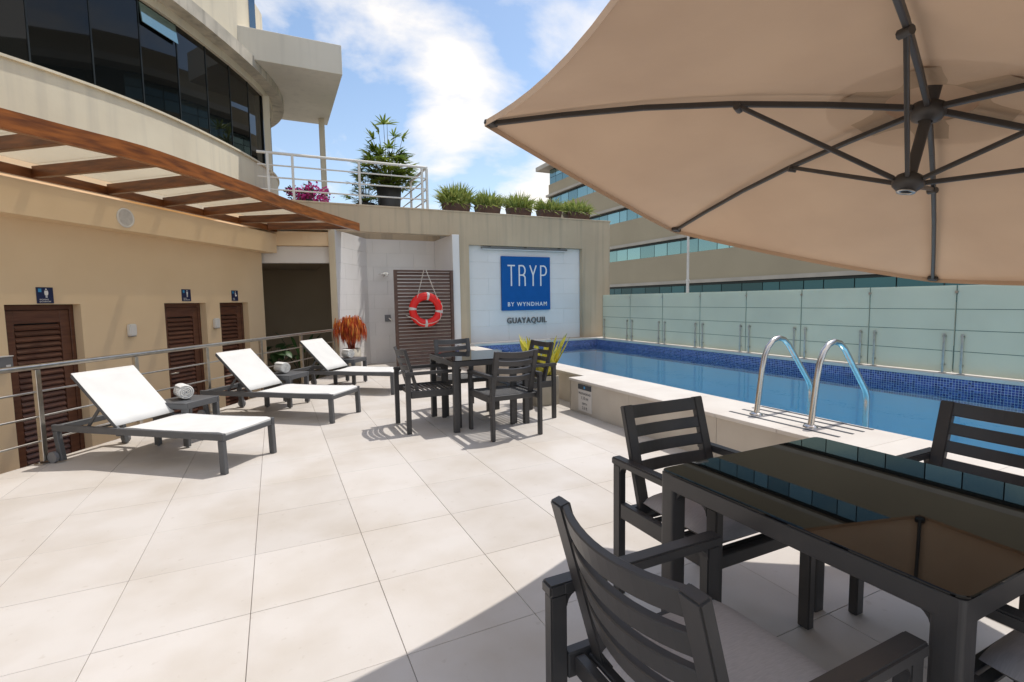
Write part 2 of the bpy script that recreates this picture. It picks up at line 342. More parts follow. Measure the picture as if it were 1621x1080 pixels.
    def build(s, name, m, parent=None, bevel=0.0, seg=1, kind=None):
        # vertices are world coordinates; they are stored relative to the parent and the piece's own centre
        if parent is not None:
            inv = parent.matrix_basis.inverted(); pp = parent.parent
            while pp is not None: inv = inv @ pp.matrix_basis.inverted(); pp = pp.parent
            s.v = [inv @ p for p in s.v]
        c = sum(s.v, Vector())/max(1, len(s.v))
        o = bpy.data.objects.new(name, s.mesh(name, m, bevel, seg, c)); col.objects.link(o); o.location = c
        if parent is not None: o.parent = parent
        if kind: o['kind'] = kind
        return o
def tag(o, label, cat, group=None):
    o['label'] = label; o['category'] = cat
    if group: o['group'] = group
    return o
def thing(name, label, cat, loc=(0,0,0), rz=0.0, group=None):
    o = bpy.data.objects.new(name, None); col.objects.link(o); o.empty_display_size = .1
    o.matrix_basis = Matrix.Translation(loc) @ Matrix.Rotation(rz, 4, 'Z')
    return tag(o, label, cat, group)
def struct(o): o['kind'] = 'structure'; return o
def link_copy(src, name, loc, rz=0.0, parent=None):
    o = src.copy(); o.name = name; col.objects.link(o); o.location = loc; o.rotation_euler = (0,0,rz); o.parent = parent; return o
def copy_tree(src, loc, rz, label=None, drop=()):
    r = src.copy(); col.objects.link(r); r.matrix_basis = Matrix.Translation(loc) @ Matrix.Rotation(rz, 4, 'Z')
    if label: r['label'] = label
    def rec(a, b):
        for ch in [x for x in bpy.data.objects if x.parent == a]:
            if ch.name.split('.')[0] in drop: continue
            d = ch.copy(); col.objects.link(d); d.parent = b; rec(ch, d)
    rec(src, r); return r
def text_mesh(body, size, m, name, o, ex, ey, parent, sx=1.0, depth=.003, align='CENTER', spacing=1.0, offset=0.0):
    cu = bpy.data.curves.new(name, 'FONT'); cu.body = body; cu.size = size; cu.extrude = depth/2; cu.align_x = align; cu.align_y = 'CENTER'; cu.space_character = spacing
    cu.resolution_u = 3; cu.offset = offset
    t = bpy.data.objects.new(name, cu); col.objects.link(t)
    dg = bpy.context.evaluated_depsgraph_get(); me = bpy.data.meshes.new_from_object(t.evaluated_get(dg))
    bpy.data.objects.remove(t)
    ex, ey, o = Vector(ex).normalized(), Vector(ey).normalized(), Vector(o); ez = ex.cross(ey)
    b = MB(); b.add([o + ex*(p.co.x*sx) + ey*p.co.y + ez*p.co.z for p in me.vertices], [tuple(p.vertices) for p in me.polygons])
    bpy.data.meshes.remove(me); return b.build(name, m, parent)
def clip(poly, a, b, c):    # keep a*x+b*y <= c
    o = []
    for i in range(len(poly)):
        p, q = poly[i], poly[(i+1) % len(poly)]; dp, dq = a*p[0]+b*p[1]-c, a*q[0]+b*q[1]-c
        if dp <= 0: o.append(p)
        if (dp < 0 < dq) or (dq < 0 < dp):
            t = dp/(dp-dq); o.append((p[0]+(q[0]-p[0])*t, p[1]+(q[1]-p[1])*t))
    return o
def V3(*a): return Vector(a)

# ------------------------------------------------------------------ frame of the left wall / railing
P0 = Vector((-1.87, 5.57, 0)); RD = Vector((.555, .832, 0)); RN = Vector((.832, -.555, 0)); ANG = math.atan2(RD.y, RD.x)
def W(s, off, z=0.0): return P0 + RD*s + RN*off + Vector((0, 0, z))     # s along the railing, off towards the terrace
WD = 1.2                                                                 # the toilet wall lies this far behind the railing

# ------------------------------------------------------------------ ground, terrace
ZS = -9.0
b = MB(); b.add([(-400,-400,ZS),(400,-400,ZS),(400,400,ZS),(-400,400,ZS)], [(0,1,2,3)])
struct(b.build('ground', M['concrete']))
b = MB(); b.add([(10,-200,ZS+.004),(19,-200,ZS+.004),(19,200,ZS+.004),(10,200,ZS+.004)], [(0,1,2,3)])
struct(b.build('road', M['asphalt']))
# terrace slab with a cut edge along the railing
floor_poly = [(-6,-4),(3.46,-4),(3.46,11.4),(1.9,11.4)]
e0 = W(8, -.06); floor_poly = [(W(-9,-.06).x, W(-9,-.06).y), (W(-9,-.06).x, -4), (3.46,-4), (3.46,11.35), (W(7.2,-.06).x, W(7.2,-.06).y)]
b = MB(); b.prism(floor_poly, -1.0, -.010); terrace = struct(b.build('terrace_floor', M['grout']))
TX, TY = .555, .565
full = None
for i in range(-8, 8):
    for j in range(-7, 15):
        x0, y0 = -.16 + TX*i, 3.50 + TY*j - TY*0
        if y0 < -.6 or y0 > 11.2: continue
        g = .0012
        q = [(x0+g,y0+g),(x0+TX-g,y0+g),(x0+TX-g,y0+TY-g),(x0+g,y0+TY-g)]
        p = clip(q, -RN.x, -RN.y, -(RN.dot(P0)) + .055)
        if y0 > 5.13: p = clip(p, 1, 0, 3.45)
        elif y0+TY > 5.13: p = clip(p, 1, 0, 3.45)
        else: p = clip(p, 1, 0, 3.225)
        p = clip(p, 0, 1, 11.3)
        if len(p) < 3: continue
        ar = abs(sum(p[k][0]*p[(k+1)%len(p)][1]-p[(k+1)%len(p)][0]*p[k][1] for k in range(len(p))))/2
        if ar < .004: continue
        if y0 < 1.0 and (x0 > 1.6): pass
        dz = random.uniform(-.0006, .0006)
        if len(p) == 4 and abs(ar-(TX-2*g)*(TY-2*g)) < 1e-5:
            if full is None:
                k = MB(); k.prism([(-TX/2+g,-TY/2+g),(TX/2-g,-TY/2+g),(TX/2-g,TY/2-g),(-TX/2+g,TY/2-g)], -.012, 0)
                full = k.mesh('floor_tile', M['tile'], .0012)
            o = bpy.data.objects.new('floor_tile', full); col.objects.link(o); o.parent = terrace
            o.location = Vector((x0+TX/2, y0+TY/2, dz)) - terrace.location
        else:
            k = MB(); k.prism(p, -.012, dz); k.build('floor_tile', M['tile'], terrace)
# lower passage along the toilets
b = MB(); b.prism([(W(-9,-.061).x, W(-9,-.061).y), (W(9,-.061).x, W(9,-.061).y), (W(9,-3.5).x, W(9,-3.5).y), (W(-9,-3.5).x, W(-9,-3.5).y)], -1.0, -.75)
struct(b.build('passage_floor', M['tile']))
b = MB(); a_, c_ = W(-8,-.075,-.03), W(5.2,-.075,-.03); b.bar(a_, c_, .026, .05); 
o = b.build('edge_trim', M['coping'], terrace, .003)

# ------------------------------------------------------------------ pool
XI, XR, YB, ZW, ZC, ZR = 3.80, 6.90, 9.80, .27, .40, .43
b = MB()
b.add([(XI,-4,-.95),(XR,-4,-.95),(XR,YB,-.95),(XI,YB,-.95)], [(0,1,2,3)])
b.add([(XI,-4,-.95),(XI,YB,-.95),(XI,YB,ZC-.045),(XI,-4,ZC-.045)], [(0,1,2,3)])
b.add([(XI,-4,-.95),(XR,-4,-.95),(XR,-4,ZW+.1),(XI,-4,ZW+.1)], [(3,2,1,0)])
b.add([(XR,-4,-.95),(XR,YB,-.95),(XR,YB,ZW-.16),(XR,-4,ZW-.16)], [(3,2,1,0)])
b.add([(XI,YB,-.95),(XR,YB,-.95),(XR,YB,ZW-.16),(XI,YB,ZW-.16)], [(0,1,2,3)])
basin = struct(b.build('pool_basin', M['basin']))
b = MB(); b.mm((XR,-4,ZW-.16),(XR+.3,YB+.2,ZR-.045)); b.mm((XI-.4,YB,ZW-.16),(XR,YB+.2,ZR-.045)); b.build('mosaic_band', M['mosaic'], basin)
b = MB(); b.add([(XI-.02,-4,ZW),(XR-.001,-4,ZW),(XR-.001,YB-.001,ZW),(XI-.02,YB-.001,ZW)], [(0,1,2,3)]); struct(b.build('pool_water', M['water']))
# raised pool wall and coping
b = MB(); b.mm((3.235,-4,-.02),(XI-.01,5.11,ZC-.03)); b.mm((3.465,5.11,-.02),(XI-.01,YB,ZC-.03)); pw = struct(b.build('pool_wall', M['joint']))
ys = [5.12-1.117*k for k in range(9)]
for k in range(8):
    y1, y0 = ys[k], ys[k+1]
    q = MB(); q.mm((3.22,y0+.0015,0.0),(3.236,y1-.0015,ZC-.031)); q.build('cladding_tile', M['clad'], pw, .0015)
q = MB(); q.mm((3.22,5.108,0),(3.462,5.122,ZC-.031)); q.build('cladding_tile', M['clad'], pw, .0015)
for k in range(5):
    y0 = 5.124+k*.936; q = MB(); q.mm((3.45,y0+.0015,0),(3.466,y0+.9345,ZC-.031)); q.build('cladding_tile', M['clad'], pw, .0015)
for k in range(16):
    y1 = 5.13-k*.5585; q = MB(); q.mm((3.205,y1-.557,ZC-.03),(XI,y1,ZC+random.uniform(-.0004,.0004))); q.build('coping_slab', M['coping'], pw, .003)
for k in range(8):
    y0 = 5.1315+k*.5835; q = MB(); q.mm((3.435,y0,ZC-.03),(XI,y0+.582,ZC+random.uniform(-.0004,.0004))); q.build('coping_slab', M['coping'], pw, .003)
for x0 in (3.375, 3.53, 3.65, 3.76):
    q = MB(); q.mm((x0-.013,2.0,ZC+.0006),(x0+.013,2.89,ZC+.003)); q.build('grip_strip', M['dark_print'], pw)
# far ledge
lw = MB(); lw.mm((XI-.35,YB-.012,ZR-.042),(XR-.014,YB+.25,ZR)); ledge = struct(lw.build('pool_ledge', M['coping'], None, .003))
for k in range(14):
    y1 = YB+.25-k*1.0; q = MB(); q.mm((XR-.012,y1-.998,ZR-.042),(XR+.32,y1,ZR)); q.build('ledge_slab', M['coping'], ledge, .003)
b = MB(); b.mm((XR+.31,-4,ZS),(XR+.45,YB+.2,ZR-.05)); struct(b.build('podium_wall', M['concrete']))

# ------------------------------------------------------------------ glass screen along the pool
gf = thing('glass_fence', 'long frosted green glass screen with steel brackets along the far pool edge', 'fence', (XR+.10, 3, ZR))
joints = [9.66, 8.66, 7.66, 6.69, 5.71, 4.76, 3.83, 2.92, 2.03, 1.14, .25, -.64]
GX, GT = XR+.10, 1.44
for k in range(len(joints)-1):
    y1, y0 = joints[k]-.007, joints[k+1]+.007
    hs = [ZR+.012, .69, .93, 1.17, GT]
    p = MB(); p.mm((GX-.006,y0,ZR+.012),(GX+.006,y1,GT)); pane = p.build('glass_panel', M['frost'], gf, .001)
    for z in hs[1:4]:
        q = MB(); q.mm((GX-.0075,y0,z-.0035),(GX-.0062,y1,z+.0035)); q.build('etched_line', M['frost_edge'], pane)
    q = MB(); q.mm((GX-.0065,y1+.0005,ZR+.012),(GX+.0065,y1+.006,GT)); q.build('glass_edge', M['frost_edge'], pane)
for k in range(len(joints)):
    for dy in (-.085, .085):
        if k == 0 and dy > 0: continue
        y = joints[k]+dy; q = MB(); q.mm((GX-.035,y-.011,ZR),(GX-.020,y+.011,ZR+.46)); q.mm((GX-.05,y-.03,ZR),(GX-.0,y+.03,ZR+.008))
        po = q.build('support_post', M['steel'], gf, .002)
        for z in (ZR+.10, ZR+.43):
            q = MB(); q.tube([(GX-.042,y,z),(GX+.012,y,z)], .014, 10); q.build('bolt', M['steel'], po)
    q = MB(); q.tube([(GX-.016,joints[k],GT-.075),(GX+.016,joints[k],GT-.075)], .016, 10); q.build('clamp', M['steel'], gf)

# ------------------------------------------------------------------ pool ladder
ld = thing('pool_ladder', 'polished steel pool ladder with two bent handrails', 'pool ladder', (3.46, 2.485, ZC))
prof = [(3.465,.40),(3.475,.45),(3.52,.75),(3.545,.86),(3.585,.94),(3.64,.99),(3.705,1.01),(3.775,.995),(3.835,.95),(3.885,.89),(4.11,.62),(4.135,.575),(4.142,.52),(4.142,.30),(4.142,-.55)]
for y in (2.26, 2.71):
    q = MB(); q.tube([(x,y,z) for x, z in prof], .0215, 14); h = q.build('handrail', M['chrome'], ld)
    q = MB(); q.lathe([(.0,.018),(.03,.018),(.048,.008),(.05,0)], (3.465,y,ZC+.0015), 20); q.build('floor_flange', M['chrome'], h)
for z in (.0, -.28, -.52):
    q = MB(); q.mm((4.10,2.27,z-.012),(4.19,2.70,z+.012)); q.build('step', M['steel'], ld, .004)

# ------------------------------------------------------------------ depth sign on the pool wall
ds = thing('depth_sign', 'small white pool depth sign with dark header on the pool wall corner', 'sign', (3.22, 4.79, .2))
q = MB(); q.mm((3.211,4.655,.035),(3.2195,4.925,.352)); q.build('plate', M['sign_white'], ds, .001)
q = MB(); q.mm((3.2085,4.655,.292),(3.2108,4.925,.352)); q.build('header_band', M['dark_print'], ds)
q = MB(); q.mm((3.2068,4.775,.305),(3.2082,4.805,.335)); q.build('logo', M['lightblue'], ds)
for body, z, sz in (('PROFUNDIDAD', .245, .038), ('1.10 mt', .193, .052), ('DEPTH', .128, .036), ('3.6 ft', .078, .054)):
    text_mesh(body, sz, M['dark_print'], 'lettering', (3.2098,4.79,z), (0,-1,0), (0,0,1), ds, depth=.001, sx=.92)

# ------------------------------------------------------------------ back wall with sign recess
YF = 10.0
ZT = 3.20
bw = thing('sign_wall', 'tall taupe rendered wall with a white tiled recess holding the blue sign', 'wall', (4.3, YF+.2, 0))
q = MB(); q.mm((-.6,YF,2.72),(1.1,YF+.35,ZT)); q.mm((1.1,YF,2.72),(3.55,YF+.20,ZT)); q.mm((3.55,YF,ZR+.002),(3.79,YF+.35,ZT)); q.mm((3.79,YF,2.54),(6.65,YF+.35,ZT)); q.mm((6.65,YF,-2),(7.45,YF+.35,ZT))
q.mm((3.79,YF+.13,ZR+.002),(6.65,YF+.35,2.54)); q.build('wall_body', M['wall_b'], bw)
q = MB(); q.mm((-.6,YF-.012,ZT),(7.47,YF+.22,ZT+.03)); q.build('wall_cap', M['wall_b'], bw, .003)
rows, zz = 6, (2.538-.435)/6
for r_ in range(rows):
    x = 3.793; first = .48 if r_ % 2 else .96
    while x < 6.647:
        x1 = min(6.647, x+(first if x == 3.793 else .96))
        t = MB(); t.mm((x+.001,YF+.112,.435+r_*zz+.001),(x1-.001,YF+.129+random.uniform(0,.0008),.435+(r_+1)*zz-.001)); t.build('wall_tile', M['white_tile'], bw, .0012); x = x1
# sign
sg = thing('hotel_sign', 'square blue hotel sign board with tall thin white capitals on the white recess', 'sign', (5.18, YF+.06, 1.72))
SX0, SX1, SZ0, SZ1, SY = 4.57, 5.80, 1.12, 2.325, YF+.055
q = MB(); q.mm((SX0,SY,SZ0),(SX1,YF+.11,SZ1)); q.build('sign_board', M['blue'], sg, .003)
def strokes(name, lines, w, y, parent, m, dep=.006):
    q = MB()
    for pts in lines:
        for a, c in zip(pts[:-1], pts[1:]):
            a, c = Vector((a[0], y, a[1])), Vector((c[0], y, c[1])); d = (c-a).normalized()*w*.45
            e1_ = (c-a).normalized(); q.box((a+c)/2, ((c-a).length+w*.9, dep+random.uniform(0,.0004), w), rot=Matrix((e1_, Vector((0,1,0)), e1_.cross(Vector((0,1,0))))).transposed())
    return q.build(name, m, parent)
lx = SX0+.155; lh0, lh1, sw = 1.68, 2.12, .030; lwid = .155; gap = .275
ly = SY-.004
def arc(cx, cz, rx, rz, a0, a1, n=7): return [(cx+rx*math.cos(R(a0+(a1-a0)*k/n)), cz+rz*math.sin(R(a0+(a1-a0)*k/n))) for k in range(n+1)]
x = lx; strokes('letter', [[(x,lh1),(x+lwid,lh1)], [(x+lwid/2,lh1),(x+lwid/2,lh0)]], sw, ly, sg, M['white'])
x = lx+gap; hm = (lh0+lh1)/2+.01
bowl = [(x,lh1),(x+.07,lh1)]+arc(x+.075,(lh1+hm)/2,.072,(lh1-hm)/2,90,-90)+[(x,hm)]
strokes('letter', [[(x,lh0),(x,lh1)], bowl, [(x+.075,hm)]+arc(x+.075,hm-.07,.07,.07,90,0,4)+[(x+.147,lh0)]], sw, ly, sg, M['white'])
x = lx+2*gap; strokes('letter', [[(x,lh1),(x+lwid/2,hm)], [(x+lwid,lh1),(x+lwid/2,hm)], [(x+lwid/2,hm),(x+lwid/2,lh0)]], sw, ly, sg, M['white'])
x = lx+3*gap; bowl = [(x,lh1),(x+.07,lh1)]+arc(x+.075,(lh1+hm)/2,.072,(lh1-hm)/2,90,-90)+[(x,hm)]
strokes('letter', [[(x,lh0),(x,lh1)], bowl], sw, ly, sg, M['white'])
text_mesh('BY WYNDHAM', .128, M['white'], 'lettering', ((SX0+SX1)/2+.02,SY-.004,1.255), (1,0,0), (0,0,1), sg, spacing=1.28, sx=.98, offset=.002)
gl = thing('sign_lettering', 'row of grey metal capital letters mounted below the blue sign', 'lettering', (5.2, YF+.08, .88))
text_mesh('GUAYAQUIL', .182, M['letter_grey'], 'letters', ((SX0+SX1)/2+.02,YF+.09,.885), (1,0,0), (0,0,1), gl, depth=.03, sx=.90, spacing=1.14, offset=.002)
pl = thing('sign_light', 'slim grey linear light fixture under the top of the white recess', 'lamp', (5.2, YF+.05, 2.5))
q = MB(); q.mm((4.09,YF+.02,2.478),(6.25,YF+.07,2.515)); q.build('housing', M['letter_grey'], pl, .004)
q = MB(); q.tube([(4.12,YF+.045,2.468),(6.22,YF+.045,2.468)], .014, 8); q.build('tube', M['white_plastic'], pl)
for x in (4.3, 5.17, 6.05):
    q = MB(); q.mm((x-.02,YF+.03,2.5),(x+.02,YF+.112,2.53)); q.build('bracket', M['letter_grey'], pl)

# ------------------------------------------------------------------ shower recess
sh = thing('shower_enclosure', 'open shower recess lined with pale tiles between two tall white fin walls', 'shower', (2.3, 10.6, 0))
ZF = 2.73
fa, fb = Vector((1.10,9.98,0)), Vector((1.88,11.22,0)); fd = (fb-fa).normalized(); fn = Vector((fd.y,-fd.x,0))
q = MB(); c = (fa+fb)/2 - fn*.066 + Vector((0,0,ZF/2-.25)); q.box(c, (.11, (fb-fa).length, ZF+.5), rz=math.atan2(fd.y,fd.x)-math.pi/2); fin1 = q.build('fin_wall', M['joint'], sh)
q = MB(); q.mm((3.40,9.93,-.02),(3.548,11.2,ZF)); fin2 = q.build('fin_wall', M['white_tile'], sh, .002)
q = MB(); q.mm((1.6,11.215,-.02),(3.6,11.4,2.72)); bk = q.build('rear_wall', M['joint'], sh)
q = MB(); q.mm((1.2,11.23,2.72),(3.55,11.4,3.1)); q.build('upper_band', M['wall_b'], sh)
nt_ = 9; th = ZF/nt_
for k in range(nt_):
    L0 = (fb-fa).length; cuts = [0, L0*.5, L0] if k % 2 else [0, L0*.25, L0*.75, L0]
    for u, v in zip(cuts[:-1], cuts[1:]):
        a, c = fa+fd*(u+.001), fa+fd*(v-.001); t = MB(); mid = (a+c)/2 - fn*.005
        t.box(mid+Vector((0,0,th*(k+.5))), (.012, (c-a).length, th-.002), rz=math.atan2(fd.y,fd.x)-math.pi/2); t.build('wall_tile', M['white_tile'], fin1, .001)
    xs = [1.7,2.3,2.9,3.4] if k % 2 else [1.7,2.0,2.6,3.2,3.4]
    for u, v in zip(xs[:-1], xs[1:]):
        t = MB(); t.mm((u+.001,11.203,th*k+.001),(v-.001,11.216,th*(k+1)-.001)); t.build('wall_tile', M['white_tile'], bk, .001)
q = MB(); q.box(fa - fn*.066 - fd*.011 + Vector((0,0,ZF/2)), (.122,.018,ZF), rz=math.atan2(fd.y,fd.x)-math.pi/2); q.build('end_trim', M['facade'], fin1, .002)
# louvred screen
ls = thing('louvre_screen', 'brown louvred privacy screen standing in front of the shower recess', 'screen', (2.76, 9.9, 0))
q = MB()
for x in (2.185, 3.345): q.mm((x-.03,9.86,.02),(x+.03,9.92,1.985))
q.build('upright', M['screen'], ls, .003)
q = MB(); q.mm((2.216,9.865,1.945),(3.314,9.915,1.985)); q.build('rail', M['screen'], ls, .003)
q = MB(); q.mm((2.216,9.865,.02),(3.314,9.915,.06)); q.build('rail', M['screen'], ls, .003)
sm = None
for k in range(27):
    z = .10+k*.0695
    if sm is None:
        q = MB(); q.box((0,0,0), (1.096,.055,.012), rot=Matrix.Rotation(R(58),3,'X')); sm = q.mesh('slat', M['screen'], .002)
    o = bpy.data.objects.new('slat', sm); col.objects.link(o); o.parent = ls; o.location = Vector((2.765,9.89,z))-ls.location
    o.rotation_euler = (random.uniform(-.03,.03), 0, 0)
# lifebuoy
lb = thing('lifebuoy', 'bright red ring lifebuoy with white rope hanging on the brown screen', 'lifebuoy', (2.75, 9.78, 1.19))
RR, rr = .272, .078; cc = Vector((2.755,9.775,1.185))
def ringp(a, s=RR, dy=0): return cc + Vector((math.cos(a)*s, dy, math.sin(a)*s))
q = MB(); n1, n2 = 40, 14; Vv = []; Ff = []
for i in range(n1):
    a = 2*math.pi*i/n1
    for k in range(n2):
        t = 2*math.pi*k/n2; e = Vector((math.cos(a),0,math.sin(a))); Vv.append(cc+e*(RR+math.cos(t)*rr)+Vector((0,math.sin(t)*rr*.82,0)))
for i in range(n1):
    for k in range(n2): Ff.append((i*n2+k, ((i+1)%n1)*n2+k, ((i+1)%n1)*n2+(k+1)%n2, i*n2+(k+1)%n2))
q.add(Vv, Ff, True); q.build('ring', M['red'], lb)
for a0 in (82, 175, -8, -92):
    q = MB(); Vv = []; Ff = []
    for i in range(4):
        a = R(a0-5+10*i/3)
        for k in range(n2):
            t = 2*math.pi*k/n2; e = Vector((math.cos(a),0,math.sin(a))); Vv.append(cc+e*(RR+math.cos(t)*(rr+.003))+Vector((0,math.sin(t)*(rr+.003)*.82,0)))
    for i in range(3):
        for k in range(n2): Ff.append((i*n2+k, (i+1)*n2+k, (i+1)*n2+(k+1)%n2, i*n2+(k+1)%n2))
    q.add(Vv, Ff, True); q.build('tape_band', M['tape'], lb)
q = MB(); q.tube([ringp(R(128),RR+.03,-.05), cc+Vector((-.02,-.0,.80)), cc+Vector((.0,-.02,.806)), cc+Vector((.02,0,.80)), ringp(R(42),RR+.04,-.05)], .0065, 6); q.build('hanging_rope', M['rope'], lb)
pts = [ringp(R(24), RR+.055, -.055)] + [ringp(R(a), RR+.04+.02*math.sin(a*.13), -.068) for a in range(14, -46, -10)] + [ringp(R(a), RR+.005+.03*abs(math.sin(a*.04)), -.074) for a in range(-55,-150,-12)] + [ringp(R(-158), RR+.09, -.05), ringp(R(-166), RR+.15, -.02)]
q = MB(); q.tube(pts, .006, 6); q.build('grab_rope', M['rope'], lb)
# shower fittings
st = thing('wall_shower', 'chrome shower arm and head on the tiled recess wall left of the screen', 'shower head', (2.26, 11.2, 1.97))
q = MB(); q.mm((2.21,11.185,1.92),(2.31,11.203,2.02)); q.build('wall_plate', M['chrome'], st, .003)
q = MB(); q.mm((2.245,10.98,1.955),(2.275,11.186,1.985)); q.build('arm', M['chrome'], st, .003)
q = MB(); q.mm((2.08,10.90,1.945),(2.27,11.06,1.965)); q.build('spray_head', M['chrome'], st, .003)
sv = thing('shower_valve', 'square chrome shower valve with lever low on the recess wall', 'valve', (2.28, 11.2, 1.0))
q = MB(); q.mm((2.21,11.18,.92),(2.34,11.203,1.07)); q.build('wall_plate', M['grey_plastic'], sv, .004)
q = MB(); q.bar((2.29,11.165,1.0),(2.36,11.15,.94), .025, .025); q.build('lever', M['chrome'], sv, .004)

# ------------------------------------------------------------------ hotel building on the left
hb = thing('hotel_building', 'cream curved hotel block with dark tinted windows over toilet doors', 'building', tuple(W(1, -WD-.5, -.75)))
def wbox(name, m, s0, s1, o0, o1, z0, z1, parent, bev=0.0):
    q = MB(); c = (W(s0,o0,z0)+W(s1,o1,z1))/2; q.box(c, (s1-s0, abs(o1-o0), z1-z0), rz=ANG); return q.build(name, m, parent, bev)
doors = [(.69,1.47,'w'), (2.65,3.43,'m'), (3.73,4.42,'b')]
DT = 1.385
segs = [(-8,.69),(1.47,2.65),(3.43,3.73),(4.42,4.87)]
for a, c in segs: wbox('wall', M['wall_l'], a, c, -WD, -WD-.25, -.75, DT, hb)
wbox('wall', M['wall_l'], -8, 4.87, -WD, -WD-.25, DT, 2.9, hb)
wbox('bulkhead', M['wall_l'], -8, 4.97, -WD+.25, -WD-.01, 2.285, 2.64, hb, .004)
for a, c, k in doors:
    q = MB(); lo = -WD-.11
    for u, v in ((a+.003,a+.05),(c-.05,c-.003)): 
        q.box((W(u,lo,-.75)+W(v,lo-.05,DT-.003))/2, (v-u,.07,DT+.747), rz=ANG)
    q.box((W(a+.05,lo,DT-.06)+W(c-.05,lo-.05,DT-.003))/2, (c-a-.1,.07,.057), rz=ANG)
    dr = q.build('door', M['slat'], hb, .003)
    q = MB(); st_ = .10
    q.box((W(a+.053,lo-.02,-.74)+W(a+.053+st_,lo-.02,DT-.065))/2, (st_,.04,DT+.675), rz=ANG)
    q.box((W(c-.053-st_,lo-.02,-.74)+W(c-.053,lo-.02,DT-.065))/2, (st_,.04,DT+.675), rz=ANG)
    for z0, z1 in ((DT-.205,DT-.065),(-.74,-.62)): q.box((W(a+.053+st_,lo-.02,z0)+W(c-.053-st_,lo-.02,z1))/2, (c-a-.106-2*st_,.038,z1-z0), rz=ANG)
    q.build('door_frame', M['slat'], dr, .003)
    q = MB(); q.box((W(a-.04,lo-.10,-.75)+W(c+.04,lo-.10,DT+.05))/2, (c-a+.08,.02,DT+.80), rz=ANG); q.build('backing', M['dark_print'], dr)
    z = -.58; wv = c-a-.106-2*st_; q = MB(); q.box((0,0,0),(wv-.004,.060,.026), rot=Matrix.Rotation(R(58),3,'X')); me = q.mesh('slat', M['slat'], .008, 2)
    dri = dr.location + hb.location*0
    while z < DT-.215:
        o = bpy.data.objects.new('slat', me); col.objects.link(o); o.parent = dr
        wp = W((a+c)/2, lo-.022, z); pm = hb.matrix_basis @ dr.matrix_basis
        o.location = pm.inverted() @ wp; o.rotation_euler = (0,0,ANG); z += .0635
    if k == 'w': continue
    q = MB(); hs_ = a+.10 if k == 'm' else c-.10; dirn = 1 if k == 'm' else -1
    q.tube([W(hs_,lo+.005,.365), W(hs_,lo+.06,.365), W(hs_+.12*dirn,lo+.06,.365)], .011, 8); q.build('handle', M['steel'], dr)
# lintel and passage room beyond the end of the wall
E0 = W(4.87,-WD); E1 = Vector((1.0,10.06,0)); ed = (E1-E0); ea = math.atan2(ed.y, ed.x); em = (E0+E1)/2; en = Vector((-ed.y, ed.x, 0)).normalized()
q = MB(); q.box(em+en*.12+Vector((0,0,2.56)), (ed.length+.1,.24,.26), rz=ea); q.build('lintel', M['wall_l'], hb, .003)
q = MB(); q.box(em+en*.20+Vector((0,0,2.27)), (ed.length+.1,.2,.31), rz=ea); q.build('lintel_panel', M['white_tile'], hb, .003)
q = MB(); q.box((.7,12.6,.9),(4.2,.2,3.6)); q.box((-1.1,11.6,.9),(.2,2.2,3.6), rz=-.35); q.build('passage_wall', M['room'], hb)
q = MB(); q.mm((-1.0,10.46,2.12),(.92,12.6,2.2)); q.build('passage_ceiling', M['room'], hb)
# upper curved front
head = [58,56,54,52,50,46,40,33,29,27,24,20,10,0,-14,-30,-45]
pts = [Vector((-2.28,7.45,0))]
for h in (46,40,33,29,27,24,20,12,2,-10,-24,-40): pts.append(pts[-1]+.64*Vector((math.sin(R(h)),math.cos(R(h)),0)))
pre = [pts[0]]
for h in (50,53,56,58,60,61): pre.append(pre[-1]-.64*Vector((math.sin(R(h)),math.cos(R(h)),0)))
FP = pre[:0:-1]+pts
def normals(P):
    ns = []
    for i in range(len(P)):
        d = (P[min(i+1,len(P)-1)]-P[max(i-1,0)]).normalized(); ns.append(Vector((d.y,-d.x,0)))
    return ns
def smooth(P, k=4):
    o = []
    for i in range(len(P)-1):
        p0, p1, p2, p3 = P[max(i-1,0)], P[i], P[i+1], P[min(i+2,len(P)-1)]
        for j in range(k):
            t = j/k; o.append(.5*((2*p1)+(p2-p0)*t+(2*p0-5*p1+4*p2-p3)*t*t+(3*p1-p0-3*p2+p3)*t**3))
    o.append(P[-1]); return o
FS = smooth(FP); FN = normals(FS)
def band(name, m, o_out, o_in, z0, z1, parent, P=FS, NN=FN, a=0, e=None):
    q = MB(); P2 = P[a:e]; N2 = NN[a:e]; V_ = []; Fc = []
    for p, n in zip(P2, N2):
        for o_, z in ((o_out,z0),(o_out,z1),(o_in,z1),(o_in,z0)): V_.append(p+n*o_+Vector((0,0,z)))
    for i in range(len(P2)-1):
        for k in range(4): Fc.append((i*4+k, (i+1)*4+k, (i+1)*4+(k+1)%4, i*4+(k+1)%4))
    q.add(V_, Fc, True); nn = len(P2)-1; q.add(V_[:4], [(0,1,2,3)]); q.add(V_[-4:], [(3,2,1,0)])
    o = q.build(name, m, parent)
    try: o.data.set_sharp_from_angle(angle=R(35))
    except Exception: pass
    return o
band('spandrel', M['facade'], .03, -.4, 2.72, 4.0, hb)
band('window_sill', M['facade'], .06, -.25, 4.0, 4.03, hb)
band('window_head', M['facade'], .0, -.35, 5.44, 5.56, hb)
band('cornice', M['cornice'], .22, -.3, 5.56, 5.77, hb)
band('upper_wall', M['facade'], .0, -.35, 5.78, 7.05, hb, e=len(FP)*4-22)
band('upper_window_band', M['dark_glass'], -.12, -.2, 7.05, 8.4, hb, e=len(FP)*4-24)
band('upper_slab', M['facade'], .12, -.35, 8.4, 8.8, hb, e=len(FP)*4-24)
FNp = normals(FP)
